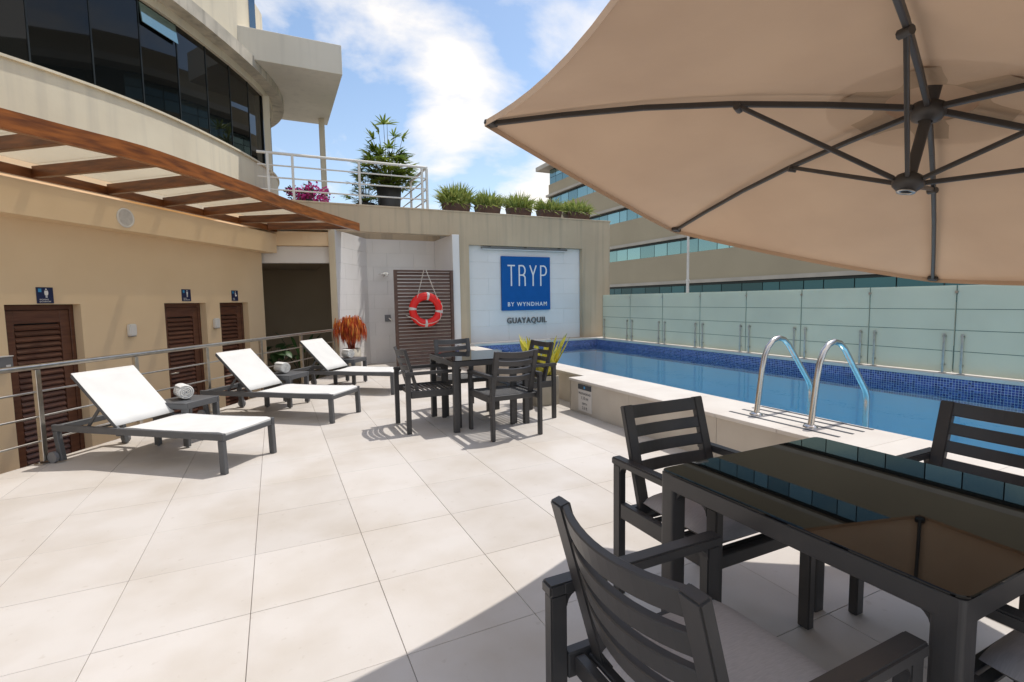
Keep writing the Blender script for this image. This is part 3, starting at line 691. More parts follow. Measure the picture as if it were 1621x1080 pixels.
for i in range(len(FP)-1):
    a, c = FP[i]-FNp[i]*.06, FP[i+1]-FNp[i+1]*.06; d = (c-a).normalized()
    q = MB(); q.box((a+c)/2+Vector((0,0,4.735)), ((c-a).length-.012,.012,1.41), rz=math.atan2(d.y,d.x)); pane = q.build('window_pane', M['dark_glass'], hb)
    q = MB(); q.box(c+Vector((0,0,4.735)), (.016,.03,1.41), rz=math.atan2(d.y,d.x)); q.build('mullion', M['mullion'], hb)
    if i == 8:
        q = MB(); nn = FNp[i]; 
        q.box((a+c)/2+nn*.035+Vector((0,0,5.28)), ((c-a).length-.03,.014,.26), rot=Matrix.Rotation(math.atan2(d.y,d.x),3,'Z') @ Matrix.Rotation(R(-7),3,'X')); q.build('open_vent_pane', M['far_glass'], hb)
q = MB(); e_ = FP[-6]; q.box(e_+Vector((.03,.05,4.7)), (.12,.12,1.5)); q.build('end_column', M['facade'], hb, .005)
q = MB(); q.mm((-1.3,10.75,5.85),(-.05,11.6,9.5)); q.build('stair_glazing', M['blue_glass'], hb)
q = MB(); q.mm((-1.6,12.0,2.9),(-.2,14.5,9.5)); q.build('rear_block', M['facade'], hb)
# canopy slab and its column
q = MB(); q.mm((-.9,10.3,5.71),(1.40,13.3,6.25)); q.build('canopy_slab', M['canopy'], hb, .006)
q = MB(); q.mm((1.17,12.85,3.2),(1.29,12.97,5.709)); q.build('canopy_column', M['facade'], hb, .004)
# hidden upper terrace floor
q = MB(); q.mm((-1.5,11.42,3.02),(7.4,15,3.18)); q.mm((-1.5,YF+.36,3.02),(.95,11.415,3.18)); q.mm((3.56,YF+.36,3.02),(7.4,11.415,3.18)); struct(q.build('upper_terrace', M['concrete']))

# ------------------------------------------------------------------ timber pergola with milky roof sheets
pg = thing('pergola', 'varnished timber pergola with milky roof sheets along the toilet wall', 'pergola', tuple(W(2,-.4,2.67)))
FO = [(-3.6,3.2),(-2.75,4.05),(-1.76,4.98),(-1.44,5.28),(-1.02,5.66),(-.68,6.16),(-.17,7.0),(.42,8.05),(.95,8.85),(1.50,9.62)]
FO = smooth([Vector((x,y,0)) for x, y in FO], 3); FON = normals(FO)
band('fascia_beam', M['wood'], 0, -.055, 2.67, 2.815, pg, FO, FON)
IO0, IO1 = Vector((-4.9,3.0,0)), Vector((.12,10.45,0))
def ipt(t): return Vector((-2.54,7.05,0)).lerp(Vector((.10,10.6,0)), t)
i0, i1 = W(-4,-WD+.26), W(4.95,-WD+.26)
q = MB(); q.bar(i0+Vector((0,0,2.715)), i1+Vector((0,0,2.715)), .06, .10); q.build('wall_beam', M['shaded_wood'], pg, .004)
raft = [((-2.9,5.42),(-2.02,4.66)),((-2.43,6.1),(-1.36,5.24)),((-2.07,6.75),(-.93,5.72)),((-1.63,7.43),(-.50,6.34)),((-1.18,8.08),(-.04,7.06)),((-.79,8.69),(.34,7.8)),((-.38,9.32),(.86,8.6)),((.0,9.95),(1.33,9.38))]
rl = []
for (ax, ay), (cx, cy) in raft:
    a = Vector((ax,ay,0)); s = (a-P0).dot(RD); a = W(s,-WD+.29); c = Vector((cx,cy,0))
    k = min(range(len(FO)), key=lambda i: (FO[i]-c).length); c = FO[k]-FON[k]*.056
    rl.append((a,c))
    q = MB(); q.bar(a+Vector((0,0,2.733)), c+Vector((0,0,2.733)), .06, .115); q.build('rafter', M['shaded_wood'], pg, .004)
for (a0,c0),(a1,c1) in zip(rl[:-1], rl[1:]):
    q = MB(); u = (a1-a0).normalized()*.002
    q.prism([(a0+u).to_tuple()[:2], (c0+u).to_tuple()[:2], (c1-u).to_tuple()[:2], (a1-u).to_tuple()[:2]], 2.818, 2.826); q.build('roof_panel', M['roof_sheet'], pg)

# ------------------------------------------------------------------ signs, boxes and speaker on the left wall
def wsign(s, z, w, h, label, fig):
    t = thing('door_sign', label, 'sign', tuple(W(s,-WD,z)), ANG)
    q = MB(); q.box(W(s,-WD+.006,z), (w,.010,h), rz=ANG); q.build('plate', M['navy'], t, .001)
    ex, ey = RD, Vector((0,0,1)); o = W(s,-WD+.0125,z); ez = RN
    q = MB(); q.extrude([(-w*.42,h*.2),(-w*.22,h*.2),(-w*.22,h*.42),(-w*.42,h*.42)], o, ex, ey, ez, .001); q.build('logo', M['lightblue'], t)
    q = MB(); cx, cy = w*.06, h*.13
    circ = [(cx+h*.05*math.cos(k*math.pi/5), cy+h*.25+h*.05*math.sin(k*math.pi/5)) for k in range(10)]
    q.extrude(circ, o, ex, ey, ez, .001)
    if fig == 'w': polys = [[(cx-.045*h*2,cy-.12*h),(cx+.045*h*2,cy-.12*h),(cx+.06*h*2,cy+.02*h),(cx+.05*h*2,cy+.17*h),(cx-.05*h*2,cy+.17*h),(cx-.06*h*2,cy+.02*h)], [(cx-.05*h,cy-.28*h),(cx-.01*h,cy-.28*h),(cx-.01*h,cy-.121*h),(cx-.05*h,cy-.121*h)], [(cx+.01*h,cy-.28*h),(cx+.05*h,cy-.28*h),(cx+.05*h,cy-.121*h),(cx+.01*h,cy-.121*h)]]
    elif fig == 'm': polys = [[(cx-.06*h,cy-.08*h),(cx+.06*h,cy-.08*h),(cx+.085*h,cy+.16*h),(cx-.085*h,cy+.16*h)], [(cx-.055*h,cy-.28*h),(cx-.008*h,cy-.28*h),(cx-.008*h,cy-.081*h),(cx-.055*h,cy-.081*h)], [(cx+.008*h,cy-.28*h),(cx+.055*h,cy-.28*h),(cx+.055*h,cy-.081*h),(cx+.008*h,cy-.081*h)]]
    else: polys = [[(cx-.06*h,cy-.2*h),(cx+.12*h,cy-.2*h),(cx+.2*h,cy-.12*h),(cx+.2*h,cy-.02*h),(cx+.05*h,cy-.05*h),(cx+.06*h,cy+.16*h),(cx-.06*h,cy+.16*h)]]
    for p in polys: q.extrude(p, o, ex, ey, ez, .001)
    q.build('pictogram', M['white'], t)
    body = {'w': "WOMEN'S\nBATHROOM", 'm': "MEN'S\nBATHROOM", 'b': 'BABY\nCARE'}[fig]
    text_mesh(body, h*.125, M['white'], 'lettering', W(s-w*.38,-WD+.013,z-h*.33), RD, (0,0,1), t, depth=.001, align='LEFT', sx=.95 if fig != 'b' else .9)
wsign(1.085, 1.483, .17, .175, "navy women's restroom sign above the nearest louvred door", 'w')
wsign(3.05, 1.50, .165, .175, "navy men's restroom sign above the middle louvred door", 'm')
wsign(4.09, 1.50, .15, .175, 'navy baby care sign above the farthest louvred door', 'b')
def wbx(s, z, label):
    t = thing('wall_box', label, 'wall box', tuple(W(s,-WD,z)), ANG, 'white boxes on the toilet wall')
    q = MB(); q.box(W(s,-WD+.03,z), (.105,.06,.155), rz=ANG); q.build('cover', M['white_plastic'], t, .012, 3)
    q = MB(); q.box(W(s,-WD+.026,z-.082), (.085,.045,.008), rz=ANG); q.build('base', M['grey_plastic'], t)
wbx(2.087, 1.042, 'white plastic wall box beside the nearest louvred door')
wbx(3.60, 1.06, 'white plastic wall box between the middle and farthest doors')
t = thing('light_switch', 'white switch plate at the mouth of the dark passage', 'switch', tuple(W(5.05,-WD-.12,1.15)), ANG)
p_ = Vector((-.05,10.62,1.15)); q = MB(); q.box(W(4.89,-WD-.10,1.12), (.012,.09,.16), rz=ANG); q.build('plate', M['white_plastic'], t, .003)
q = MB(); q.box(W(4.898,-WD-.10,1.12), (.008,.03,.05), rz=ANG); q.build('rocker', M['sign_white'], t, .002)
t = thing('wall_box', 'small grey wall box with white top at the left picture edge', 'wall box', tuple(W(.585,-WD,.8)), ANG)
q = MB(); q.box(W(.61,-WD+.03,.79), (.15,.05,.13), rz=ANG); q.build('body', M['grey_plastic'], t, .006)
q = MB(); q.box(W(.61,-WD+.035,.862), (.155,.06,.012), rz=ANG); q.build('lid', M['white_plastic'], t, .003)
q = MB(); q.box(W(.635,-WD+.057,.765), (.04,.006,.02), rz=ANG); q.build('button', M['white_plastic'], t)
t = thing('ceiling_speaker', 'round white loudspeaker set in the bulkhead under the pergola', 'speaker', tuple(W(1.9,-WD+.25,2.44)), ANG)
q = MB(); q.lathe([(.0,.004),(.098,.006)], W(1.9,-WD+.251,2.44), 28, RN); q.build('grille', M['tape'], t)
q = MB(); q.lathe([(.098,.006),(.102,.014),(.116,.012),(.120,.001)], W(1.9,-WD+.251,2.44), 28, RN); q.build('rim', M['white_plastic'], t)

# ------------------------------------------------------------------ steel railing at the terrace edge
rlg = thing('steel_railing', 'brushed steel railing along the terrace edge above the passage', 'railing', tuple(W(2,0,0)), ANG)
q = MB(); q.tube([W(-4.2,0,.845), W(5.15,0,.845)], .024, 12); q.build('handrail', M['steel'], rlg)
for z in (.20, .415, .63):
    q = MB(); q.tube([W(-4.2,0,z), W(5.15,0,z)], .0095, 8); q.build('rail', M['steel'], rlg)
for s in (-3.06,-2.04,-1.02, 0, .953, 1.946, 3.0, 4.045, 5.12):
    q = MB(); q.box(W(s,0,.42), (.042,.042,.80), rz=ANG); po = q.build('post', M['steel'], rlg, .003)
    q = MB(); q.box(W(s,0,.006), (.11,.09,.010), rz=ANG); q.build('base_plate', M['steel'], po, .002)
    for dx in (-.04,.04):
        q = MB(); q.tube([W(s+dx,0,.008), W(s+dx,0,.022)], .008, 6); q.build('bolt', M['steel'], po)

# ------------------------------------------------------------------ upper terrace railing and planters
ur = thing('terrace_railing', 'white painted tube railing on the upper terrace above the sign wall', 'railing', (1.5, 10.12, 3.2))
ztop, zb = 4.08, 3.23; yr = 10.12
for k, z in enumerate((ztop, 3.865, 3.65, 3.435)):
    r_ = .026 if k == 0 else .014
    q = MB(); q.tube([(-.15,yr,z-.02), (2.95,yr,z)], r_, 8); q.build('rail', M['white_metal'], ur)
    q = MB(); q.tube([(2.95,yr,z), (2.95,yr+2.6,z)], r_, 8); q.build('rail', M['white_metal'], ur)
for x, y in ((.02,yr),(.43,yr),(1.61,yr),(2.85,yr),(2.95,yr),(2.95,yr+1.3),(2.95,yr+2.5)):
    q = MB(); q.mm((x-.022,y-.022,3.18),(x+.022,y+.022,ztop-.02)); q.build('post', M['white_metal'], ur, .003)

def pot(name, label, cat, loc, r0, r1, h, m, group=None, square=False):
    t = thing(name, label, cat, loc, 0, group)
    x, y, z = loc; q = MB()
    if square: q.prism([(x-r0,y-r0),(x+r0,y-r0),(x+r0,y+r0),(x-r0,y+r0)], z, z+h)
    else: q.lathe([(.0,0.001),(r0,0.001),(r1,h),(r1-.02,h),(r1-.03,h-.04)], loc, 28)
    q.build('pot', m, t, .006 if square else 0)
    q = MB()
    if square: q.mm((x-r0+.02,y-r0+.02,z+h),(x+r0-.02,y+r0-.02,z+h+.008))
    else: q.lathe([(0,h-.03),(r1-.025,h-.035)], loc, 20)
    q.build('soil', M['soil'], t); return t
def fan(q_unused, t, c, dirv, size, m, n=9):
    q = MB(); d = Vector(dirv).normalized(); x, y, _ = frame_from(d)
    up = Vector((0,0,1)); side = d.cross(up); side = side.normalized() if side.length > .1 else x
    for k in range(n):
        a = R(-82+164*k/(n-1)); v = (d*math.cos(a)+side*math.sin(a)).normalized(); L_ = size*random.uniform(.78,1.08)*(1-.18*abs(a)/1.5)
        tip = c+v*L_+Vector((0,0,-L_*random.uniform(.10,.30)))
        q.blade(c, tip, size*.075, bend=Vector((0,0,L_*.08)), side=v.cross(Vector((0,0,1)))+Vector((0,0,random.uniform(-.2,.2))), seg=3, fold=.3)
    return q.build('frond', m, t)
pal = pot('potted_palm', 'tall potted lady palm in a big dark pot behind the white railing', 'potted palm', (2.53,11.8,3.18), .22,.285,.82, M['black_pot'])
base = Vector((2.53,11.8,3.93)); SC = 1.15
canes = MB()
rnd = random.Random(3)
specs = []
for k in range(120):
    hgt = rnd.uniform(.02, .80); rad = (.14+.44*(1-abs(hgt-.34)/.62))*rnd.uniform(.35,1.1); az = rnd.uniform(0, 2*math.pi)
    specs.append((hgt, rad, az))
specs += [(1.16,.16,2.9),(1.32,.06,1.2),(1.08,.2,.4),(1.0,.26,5.0),(1.25,.12,4.0),(.95,.3,3.4),(1.02,.30,6.0)]
for hgt, rad, az in specs:
    foot = base+Vector((math.cos(az)*.06, math.sin(az)*.06, 0)); c = base+Vector((math.cos(az)*rad, math.sin(az)*rad, hgt))*SC
    canes.tube([foot, foot.lerp(c,.5)+Vector((0,0,.1)), c], [.010,.008,.004], 5, cap=False)
    dv = Vector((math.cos(az), math.sin(az), rnd.uniform(.05,.9) if hgt < .9 else 1.4)); fan(None, pal, c, dv, SC*rnd.uniform(.22,.33), M['leaf'], rnd.choice((7,8,9)))
canes.build('cane', M['stem'], pal)
p2 = pot('potted_palm', 'smaller bushy palm in a low dark pot left of the tall palm', 'potted palm', (1.98,11.75,3.18), .16,.21,.40, M['black_pot'])
canes = MB(); base = Vector((1.98,11.75,3.52))
for k in range(56):
    hgt = rnd.uniform(-.02,.78); rad = rnd.uniform(.1,.46)*(1.1-.6*hgt); az = rnd.uniform(0,2*math.pi); c = base+Vector((math.cos(az)*rad, math.sin(az)*rad, hgt))
    canes.tube([base, base.lerp(c,.5)+Vector((0,0,.06)), c], [.008,.006,.003], 5, cap=False)
    fan(None, p2, c, Vector((math.cos(az), math.sin(az), rnd.uniform(.1,.6))), rnd.uniform(.18,.26), M['leaf'], 7)
canes.build('cane', M['stem'], p2)
pls = [(3.28,3.93),(4.02,4.64),(4.78,5.41),(5.56,6.20),(6.29,6.99)]
lab = ['brown trough of spiky green foliage nearest the white railing, leftmost on the wall top', 'brown trough of grassy foliage, second from the white railing', 'brown trough of grassy foliage in the middle of the five on the wall top', 'brown trough of grassy foliage, second from the right wall end', 'brown trough of yellow green foliage at the right end of the wall top']
for k, (x0, x1) in enumerate(pls):
    t = thing('planter_box', lab[k], 'planter', ((x0+x1)/2,10.22,ZT+.03), 0, 'planter troughs along the wall top')
    xc = (x0+x1)/2; wh = (x1-x0)/2-.03; q = MB()
    q.add([(xc-wh+.03,10.12,ZT+.031),(xc+wh-.03,10.12,ZT+.031),(xc+wh-.03,10.32,ZT+.031),(xc-wh+.03,10.32,ZT+.031),(xc-wh,10.09,ZT+.21),(xc+wh,10.09,ZT+.21),(xc+wh,10.35,ZT+.21),(xc-wh,10.35,ZT+.21)], [(3,2,1,0),(4,5,6,7),(0,1,5,4),(1,2,6,5),(2,3,7,6),(3,0,4,7)])
    q.build('trough', M['brown_pot'], t, .006)
    q = MB(); hh = (.62,.47,.47,.40,.45)[k]; nb = (640,500,520,470,520)[k]
    for i in range(nb):
        u = rnd.uniform(-1,1); v = rnd.uniform(-1,1); bs = Vector((xc+u*wh*.9, 10.22+v*.11, ZT+.2))
        an = rnd.uniform(0,6.28); lean = rnd.uniform(.05,.85); ln = hh*rnd.uniform(.35,1.0)*(1-.35*abs(u)**2)
        tip = bs+Vector((math.cos(an)*lean*ln+u*.12, math.sin(an)*lean*ln*.8+v*.04, ln*math.sqrt(max(.1,1-lean*lean))*rnd.uniform(.7,1)))
        if rnd.random() < .07: tip.z = bs.z-rnd.uniform(.02,.14); tip.y -= .16; tip.x += rnd.uniform(-.08,.08)
        q.blade(bs, tip, rnd.uniform(.009,.017), bend=Vector((0,0,ln*.12)), seg=2)
    q.build('foliage', M['grass'], t, kind='stuff')
bg_ = pot('flowering_shrub', 'pink bougainvillea in bloom behind the left of the white railing', 'shrub', (.72,10.75,3.18), .14,.18,.2, M['black_pot'])
q = MB(); q2 = MB(); q3 = MB()
for k in range(44):
    az = rnd.uniform(0,6.28); c = Vector((.72+math.cos(az)*rnd.uniform(0,.40), 10.75+math.sin(az)*.25, 3.33+rnd.uniform(.0,.34)*(1-.3*abs(math.cos(az)))))
    q3.tube([(.72,10.75,3.3), c], [.008,.003], 4, cap=False)
    for i in range(20):
        p = c+Vector((rnd.gauss(0,.05), rnd.gauss(0,.05), rnd.gauss(0,.045))); v = Vector((rnd.uniform(-1,1), rnd.uniform(-1,1), rnd.uniform(-.4,1))).normalized()
        (q if rnd.random() < .75 else q2).blade(p, p+v*.055, .021, seg=2)
q.build('bracts', M['pink'], bg_, kind='stuff'); q2.build('leaves', M['leaf_dark'], bg_, kind='stuff'); q3.build('stem', M['stem'], bg_)

# ------------------------------------------------------------------ plants on the terrace
rp_ = pot('red_plant', 'drooping red and orange foliage plant in a taupe pot beside the fin wall', 'potted plant', (1.27,9.62,0), .15,.165,.50, M['stone_pot'])
qa, qb, qs = MB(), MB(), MB()
for k in range(30):
    az = rnd.uniform(0,6.28); rr_ = rnd.uniform(.02,.10); top = Vector((1.27+math.cos(az)*rnd.uniform(.03,.22), 9.62+math.sin(az)*rnd.uniform(.03,.22), rnd.uniform(.92,1.10)))
    qs.tube([(1.27+math.cos(az)*rr_*.7,9.62+math.sin(az)*rr_*.7,.47), top], [.008,.005], 5, cap=False)
    for i in range(rnd.randint(22,44)):
        a2 = rnd.uniform(0,6.28); o_ = Vector((math.cos(a2),math.sin(a2),0)); st0 = top+o_*rnd.uniform(0,.03)+Vector((0,0,rnd.uniform(-.12,.03))); ln = rnd.uniform(.10,.34)
        mid = st0+o_*rnd.uniform(.02,.10)+Vector((0,0,.03)); tip = mid+o_*.02+Vector((0,0,-ln))
        (qb if rnd.random() < (.65 if st0.z > 1.0 else .2) else qa).blade(mid, tip, rnd.uniform(.005,.012), bend=o_*.015, seg=3)
        (qb if rnd.random() < .4 else qa).blade(st0, mid, .006, seg=1)
qa.build('foliage', M['redleaf'], rp_, kind='stuff'); qb.build('new_growth', M['redleaf2'], rp_, kind='stuff'); qs.build('stem', M['redleaf'], rp_)
sp_ = pot('snake_plant', 'yellow green snake plant in a square taupe planter by the pool wall', 'potted plant', (3.10,5.62,0), .165,.165,.375, M['stone_pot'], square=True)
for k in range(46):
    az = rnd.uniform(0,6.28); r_ = rnd.uniform(.03,.14); bs = Vector((3.10+math.cos(az)*r_, 5.62+math.sin(az)*r_, .375)); ln = rnd.uniform(.28,.56)
    tip = bs+Vector((math.cos(az)*ln*rnd.uniform(.1,.75), math.sin(az)*ln*rnd.uniform(.1,.75), ln)); q = MB()
    q.blade(bs, tip, rnd.uniform(.028,.044), bend=Vector((math.cos(az)*.02, math.sin(az)*.02, 0)), side=Vector((-math.sin(az+rnd.uniform(-.8,.8)), math.cos(az), 0)), seg=5, fold=.35); q.build('leaf', M['sans'], sp_)
for k, (x, y, lab_) in enumerate(((-.02,10.75,'dark broad leaved plant in the passage behind the railing, left'), (.48,10.85,'dark upright leaved plant in the passage behind the railing, right'))):
    t = pot('passage_plant', lab_, 'plant', (x,y,-.75), .16,.2,.35, M['black_pot']); qs = MB()
    for i in range(16):
        az = rnd.uniform(0,6.28); c = Vector((x+math.cos(az)*rnd.uniform(.1,.35), y+math.sin(az)*rnd.uniform(.1,.35), rnd.uniform(-.2,.55)))
        qs.tube([(x,y,-.42), Vector((x,y,-.42)).lerp(c,.6)+Vector((0,0,.1)), c], [.01,.008,.005], 5, cap=False); q = MB()
        v = Vector((math.cos(az),math.sin(az),rnd.uniform(-.6,.4) if k == 0 else 1.2)).normalized(); q.blade(c, c+v*.34, .09 if k == 0 else .035, bend=Vector((0,0,.05)), side=v.cross(Vector((0,0,1))), seg=4, fold=.25); q.build('leaf', M['leaf_dark'], t)
    qs.build('stem', M['stem'], t)

# ------------------------------------------------------------------ sun loungers (local: foot end at x=0, head at x=-L, near side y=0)
LL, LWd, LZ = 1.78, .60, .335
def make_lounger():
    t = thing('sun_lounger', 'white sling sun lounger nearest the camera at the railing end', 'sun lounger', (0,0,0), 0, 'sun loungers along the railing')
    m = M['powder2']
    for y in (.02, LWd-.02):
        q = MB(); q.mm((-LL,y-.018,LZ-.062),(0,y+.018,LZ-.006)); q.build('side_rail', m, t, .004)
    q = MB(); q.mm((-.045,.038,LZ-.07),(-.005,LWd-.038,LZ-.025)); q.build('end_rail', m, t, .004)
    q = MB(); q.mm((-LL+.005,.038,LZ-.062),(-LL+.045,LWd-.038,LZ-.012)); q.build('end_rail', m, t, .004)
    q = MB(); q.mm((-1.12,.038,LZ-.085),(-1.08,LWd-.038,LZ-.045)); q.build('cross_bar', m, t, .004)
    for y in (.02, LWd-.02):
        q = MB(); q.bar((-.028,y,LZ-.062),(-.02,y,0), .042, .05, up=(1,0,0)); q.build('leg', m, t, .004)
        q = MB(); q.bar((-LL+.035,y,LZ-.062),(-LL+.075,y,.012), .042, .05, up=(1,0,0)); lg = q.build('leg', m, t, .004)
        q = MB(); yy = y+(.04 if y > .3 else -.04); q.tube([(-LL+.03,yy-.014,.05),(-LL+.03,yy+.014,.05)], .05, 18); q.build('wheel', M['grey_plastic'], lg)
    # seat sling: gentle sag, curling down at the foot end and up-under at the hinge
    q = MB(); n1 = 22; Vv = []; Ff = []
    y0, y1 = .030, LWd-.030
    for i in range(n1+1):
        u = i/n1; x = -.012-u*1.05; z = LZ+.004-.010*math.sin(math.pi*u)-(.020*max(0,(u-.86)/.14)**2)
        if i == 0: z -= .012
        for y in (y0, y0+.10, (y0+y1)/2, y1-.10, y1): Vv.append((x, y, z-(.006*math.sin(math.pi*(y-y0)/(y1-y0)))))
    for i in range(n1):
        for k in range(4): Ff.append((i*5+k,(i+1)*5+k,(i+1)*5+k+1,i*5+k+1))
    nb = len(Vv); Vv2 = Vv+[(x,y,z-.008) for x,y,z in Vv]; Ff2 = Ff+[tuple(reversed([i+nb for i in f])) for f in Ff]
    q.add(Vv2, Ff2, True)
    for i in range(n1): q.add([Vv[i*5],Vv[(i+1)*5],(*Vv[(i+1)*5][:2],Vv[(i+1)*5][2]-.012),(*Vv[i*5][:2],Vv[i*5][2]-.012)],[(0,1,2,3)]); q.add([Vv[i*5+4],Vv[(i+1)*5+4],(*Vv[(i+1)*5+4][:2],Vv[(i+1)*5+4][2]-.012),(*Vv[i*5+4][:2],Vv[i*5+4][2]-.012)],[(3,2,1,0)])
    e = [Vv[k] for k in range(5)]; q.add(e+[(x,y,z-.03) for x,y,z in e], [(k,k+1,k+6,k+5) for k in range(4)])
    q.build('seat_sling', M['sling'], t)
    # reclined back
    hx, hz = -1.09, LZ-.012; ang = R(44.5); BLn = .625; du = Vector((-math.cos(ang),0,math.sin(ang))); nu = Vector((math.sin(ang),0,math.cos(ang)))
    for y in (.035, LWd-.035):
        q = MB(); a = Vector((hx,y,hz)); q.bar(a-du*.02, a+du*BLn, .022, .030, up=nu); q.build('back_frame', m, t, .003)
    q = MB(); a = Vector((hx,.03,hz))+du*BLn; q.bar(a, a+Vector((0,LWd-.06,0)), .026, .026, up=nu); q.build('back_frame', m, t, .003)
    q = MB(); Vv = []; Ff = []
    for i in range(9):
        u = .012+i/8*(BLn); sg_ = -.012*math.sin(math.pi*i/8)
        for k in range(5):
            y = .024+(LWd-.048)*k/4; Vv.append(Vector((hx,y,hz))+du*u+nu*(.020+sg_*math.sin(math.pi*k/4)))
    for i in range(8):
        for k in range(4): Ff.append((i*5+k,(i+1)*5+k,(i+1)*5+k+1,i*5+k+1))
    nb = len(Vv); q.add(Vv+[p-nu*.008 for p in Vv], Ff+[tuple(reversed([i+nb for i in f])) for f in Ff]+[(k,k+1,k+1+nb,k+nb) for k in range(4)]+[(40+k+1,40+k,40+k+nb,40+k+1+nb) for k in range(4)], True); q.build('back_sling', M['sling'], t)
    for y in (.06, LWd-.06):
        q = MB(); q.bar(Vector((hx,y,hz))+du*.26-nu*.012, (-1.47,y,LZ-.06), .016, .024); q.build('prop', m, t, .002)
    q = MB(); q.tube([(-1.47,.04,LZ-.06),(-1.47,LWd-.04,LZ-.06)], .010, 8); q.build('prop_bar', m, t)
    return t
lz = math.atan2(-.625,.78)
L1 = make_lounger()
foots = [(-.42,4.46),(.53,5.81),(1.51,7.20)]
labs = ['white sling sun lounger nearest the camera, largest of the three', 'white sling sun lounger in the middle of the row between two side tables', 'white sling sun lounger farthest away, behind the left chair of the far table']
rest = [copy_tree(L1, (x,y,0), lz, l) for (x,y), l in zip(foots[1:], labs[1:])]
L1.matrix_basis = Matrix.Translation((*foots[0],0)) @ Matrix.Rotation(lz,4,'Z'); L1['label'] = labs[0]

# ------------------------------------------------------------------ side tables and rolled towels
def make_side():
    t = thing('side_table', '', 'side table', (0,0,0), 0, 'low side tables between the loungers'); m = M['powder2']; h = .43; w = .20
    q = MB(); q.mm((-w,-w,h-.012),(w,w,h)); q.build('table_top', m, t, .003)
    q = MB()
    for s_ in (-1,1): q.mm((-w,s_*(w-.012)-.012,h-.06),(w,s_*(w-.012)+.012,h-.012)); q.mm((s_*(w-.012)-.012,-w+.026,h-.06),(s_*(w-.012)+.012,w-.026,h-.012))
    q.build('apron', m, t, .002)
    for sx in (-1,1):
        for sy in (-1,1):
            q = MB(); q.mm((sx*(w-.03)-.03,sy*(w-.02)-.018,.012),(sx*(w-.03)+.03,sy*(w-.02)+.018,h-.06)); lg = q.build('leg', m, t, .004)
            q = MB(); q.tube([(sx*(w-.03),sy*(w-.02),0),(sx*(w-.03),sy*(w-.02),.013)], .012, 8); q.build('foot', M['grey_plastic'], lg)
    return t
sd = make_side()
spots = [(-.83,5.76),(.10,7.21),(1.10,8.63)]
sl = ['dark grey low side table beside the nearest lounger', 'dark grey low side table between the middle and farthest loungers', 'dark grey low side table next to the red plant']
rest = [copy_tree(sd, (x,y,0), lz, l) for (x,y), l in zip(spots[1:], sl[1:])]
sd.matrix_basis = Matrix.Translation((*spots[0],0)) @ Matrix.Rotation(lz,4,'Z'); sd['label'] = sl[0]
tl = ['rolled white towel on the side table beside the nearest lounger', 'rolled white towel on the side table behind the middle lounger', 'rolled white towel on the side table next to the red plant']
for k, (x, y) in enumerate(spots):
    a = (-1.2,-1.05,-1.1)[k]; ax = Vector((math.cos(a),math.sin(a),0)); sdv = Vector((-ax.y,ax.x,0)); z0 = .43; rad = .076
    c = Vector((x,y,z0+rad))+Vector(((-.02,0),(-.05,.02),(-.03,0))[k]+(0,)); q = MB(); prof = []; turns = 4.2; n = 84
    for i in range(n+1):
        u = i/n; th_ = u*turns*2*math.pi; r = .012+(rad-.012)*u; prof.append((math.cos(th_+1)*r, math.sin(th_+1)*r*.98, r, u))
    Vv = []
    ln = (.20,.19,.19)[k]; tk = .0135
    for (px_, pz_, r, u) in prof:
        wob = random.uniform(-.002,.002)
        for w_ in (-ln/2, -ln/2+.01, ln/2-.01, ln/2):
            ii = (r-tk)/r if r > tk else .3
            e_ = .0 if abs(w_) < ln/2 else .0035
            Vv.append(c+ax*(w_+wob)+sdv*px_*(1-e_/max(r,.01))+Vector((0,0,pz_*(1-e_/max(r,.01)))))
        for w_ in (ln/2, ln/2-.01, -ln/2+.01, -ln/2): Vv.append(c+ax*(w_+wob)+sdv*px_*ii+Vector((0,0,pz_*ii)))
    Ff = [(i*8+k2,(i+1)*8+k2,(i+1)*8+(k2+1)%8,i*8+(k2+1)%8) for i in range(n) for k2 in range(8)]
    q.add(Vv, Ff, True); q.add([c+ax*(-ln/2+.03)+sdv*rad*.86*math.cos(i*.4488)+Vector((0,0,rad*.86*math.sin(i*.4488))) for i in range(14)],[tuple(range(14))]); q.add([c+ax*(ln/2-.03)+sdv*rad*.86*math.cos(i*.4488)+Vector((0,0,rad*.86*math.sin(i*.4488))) for i in range(14)],[tuple(range(14))])
    tag(q.build('rolled_towel', M['towel']), tl[k], 'towel', 'rolled towels on the side tables')

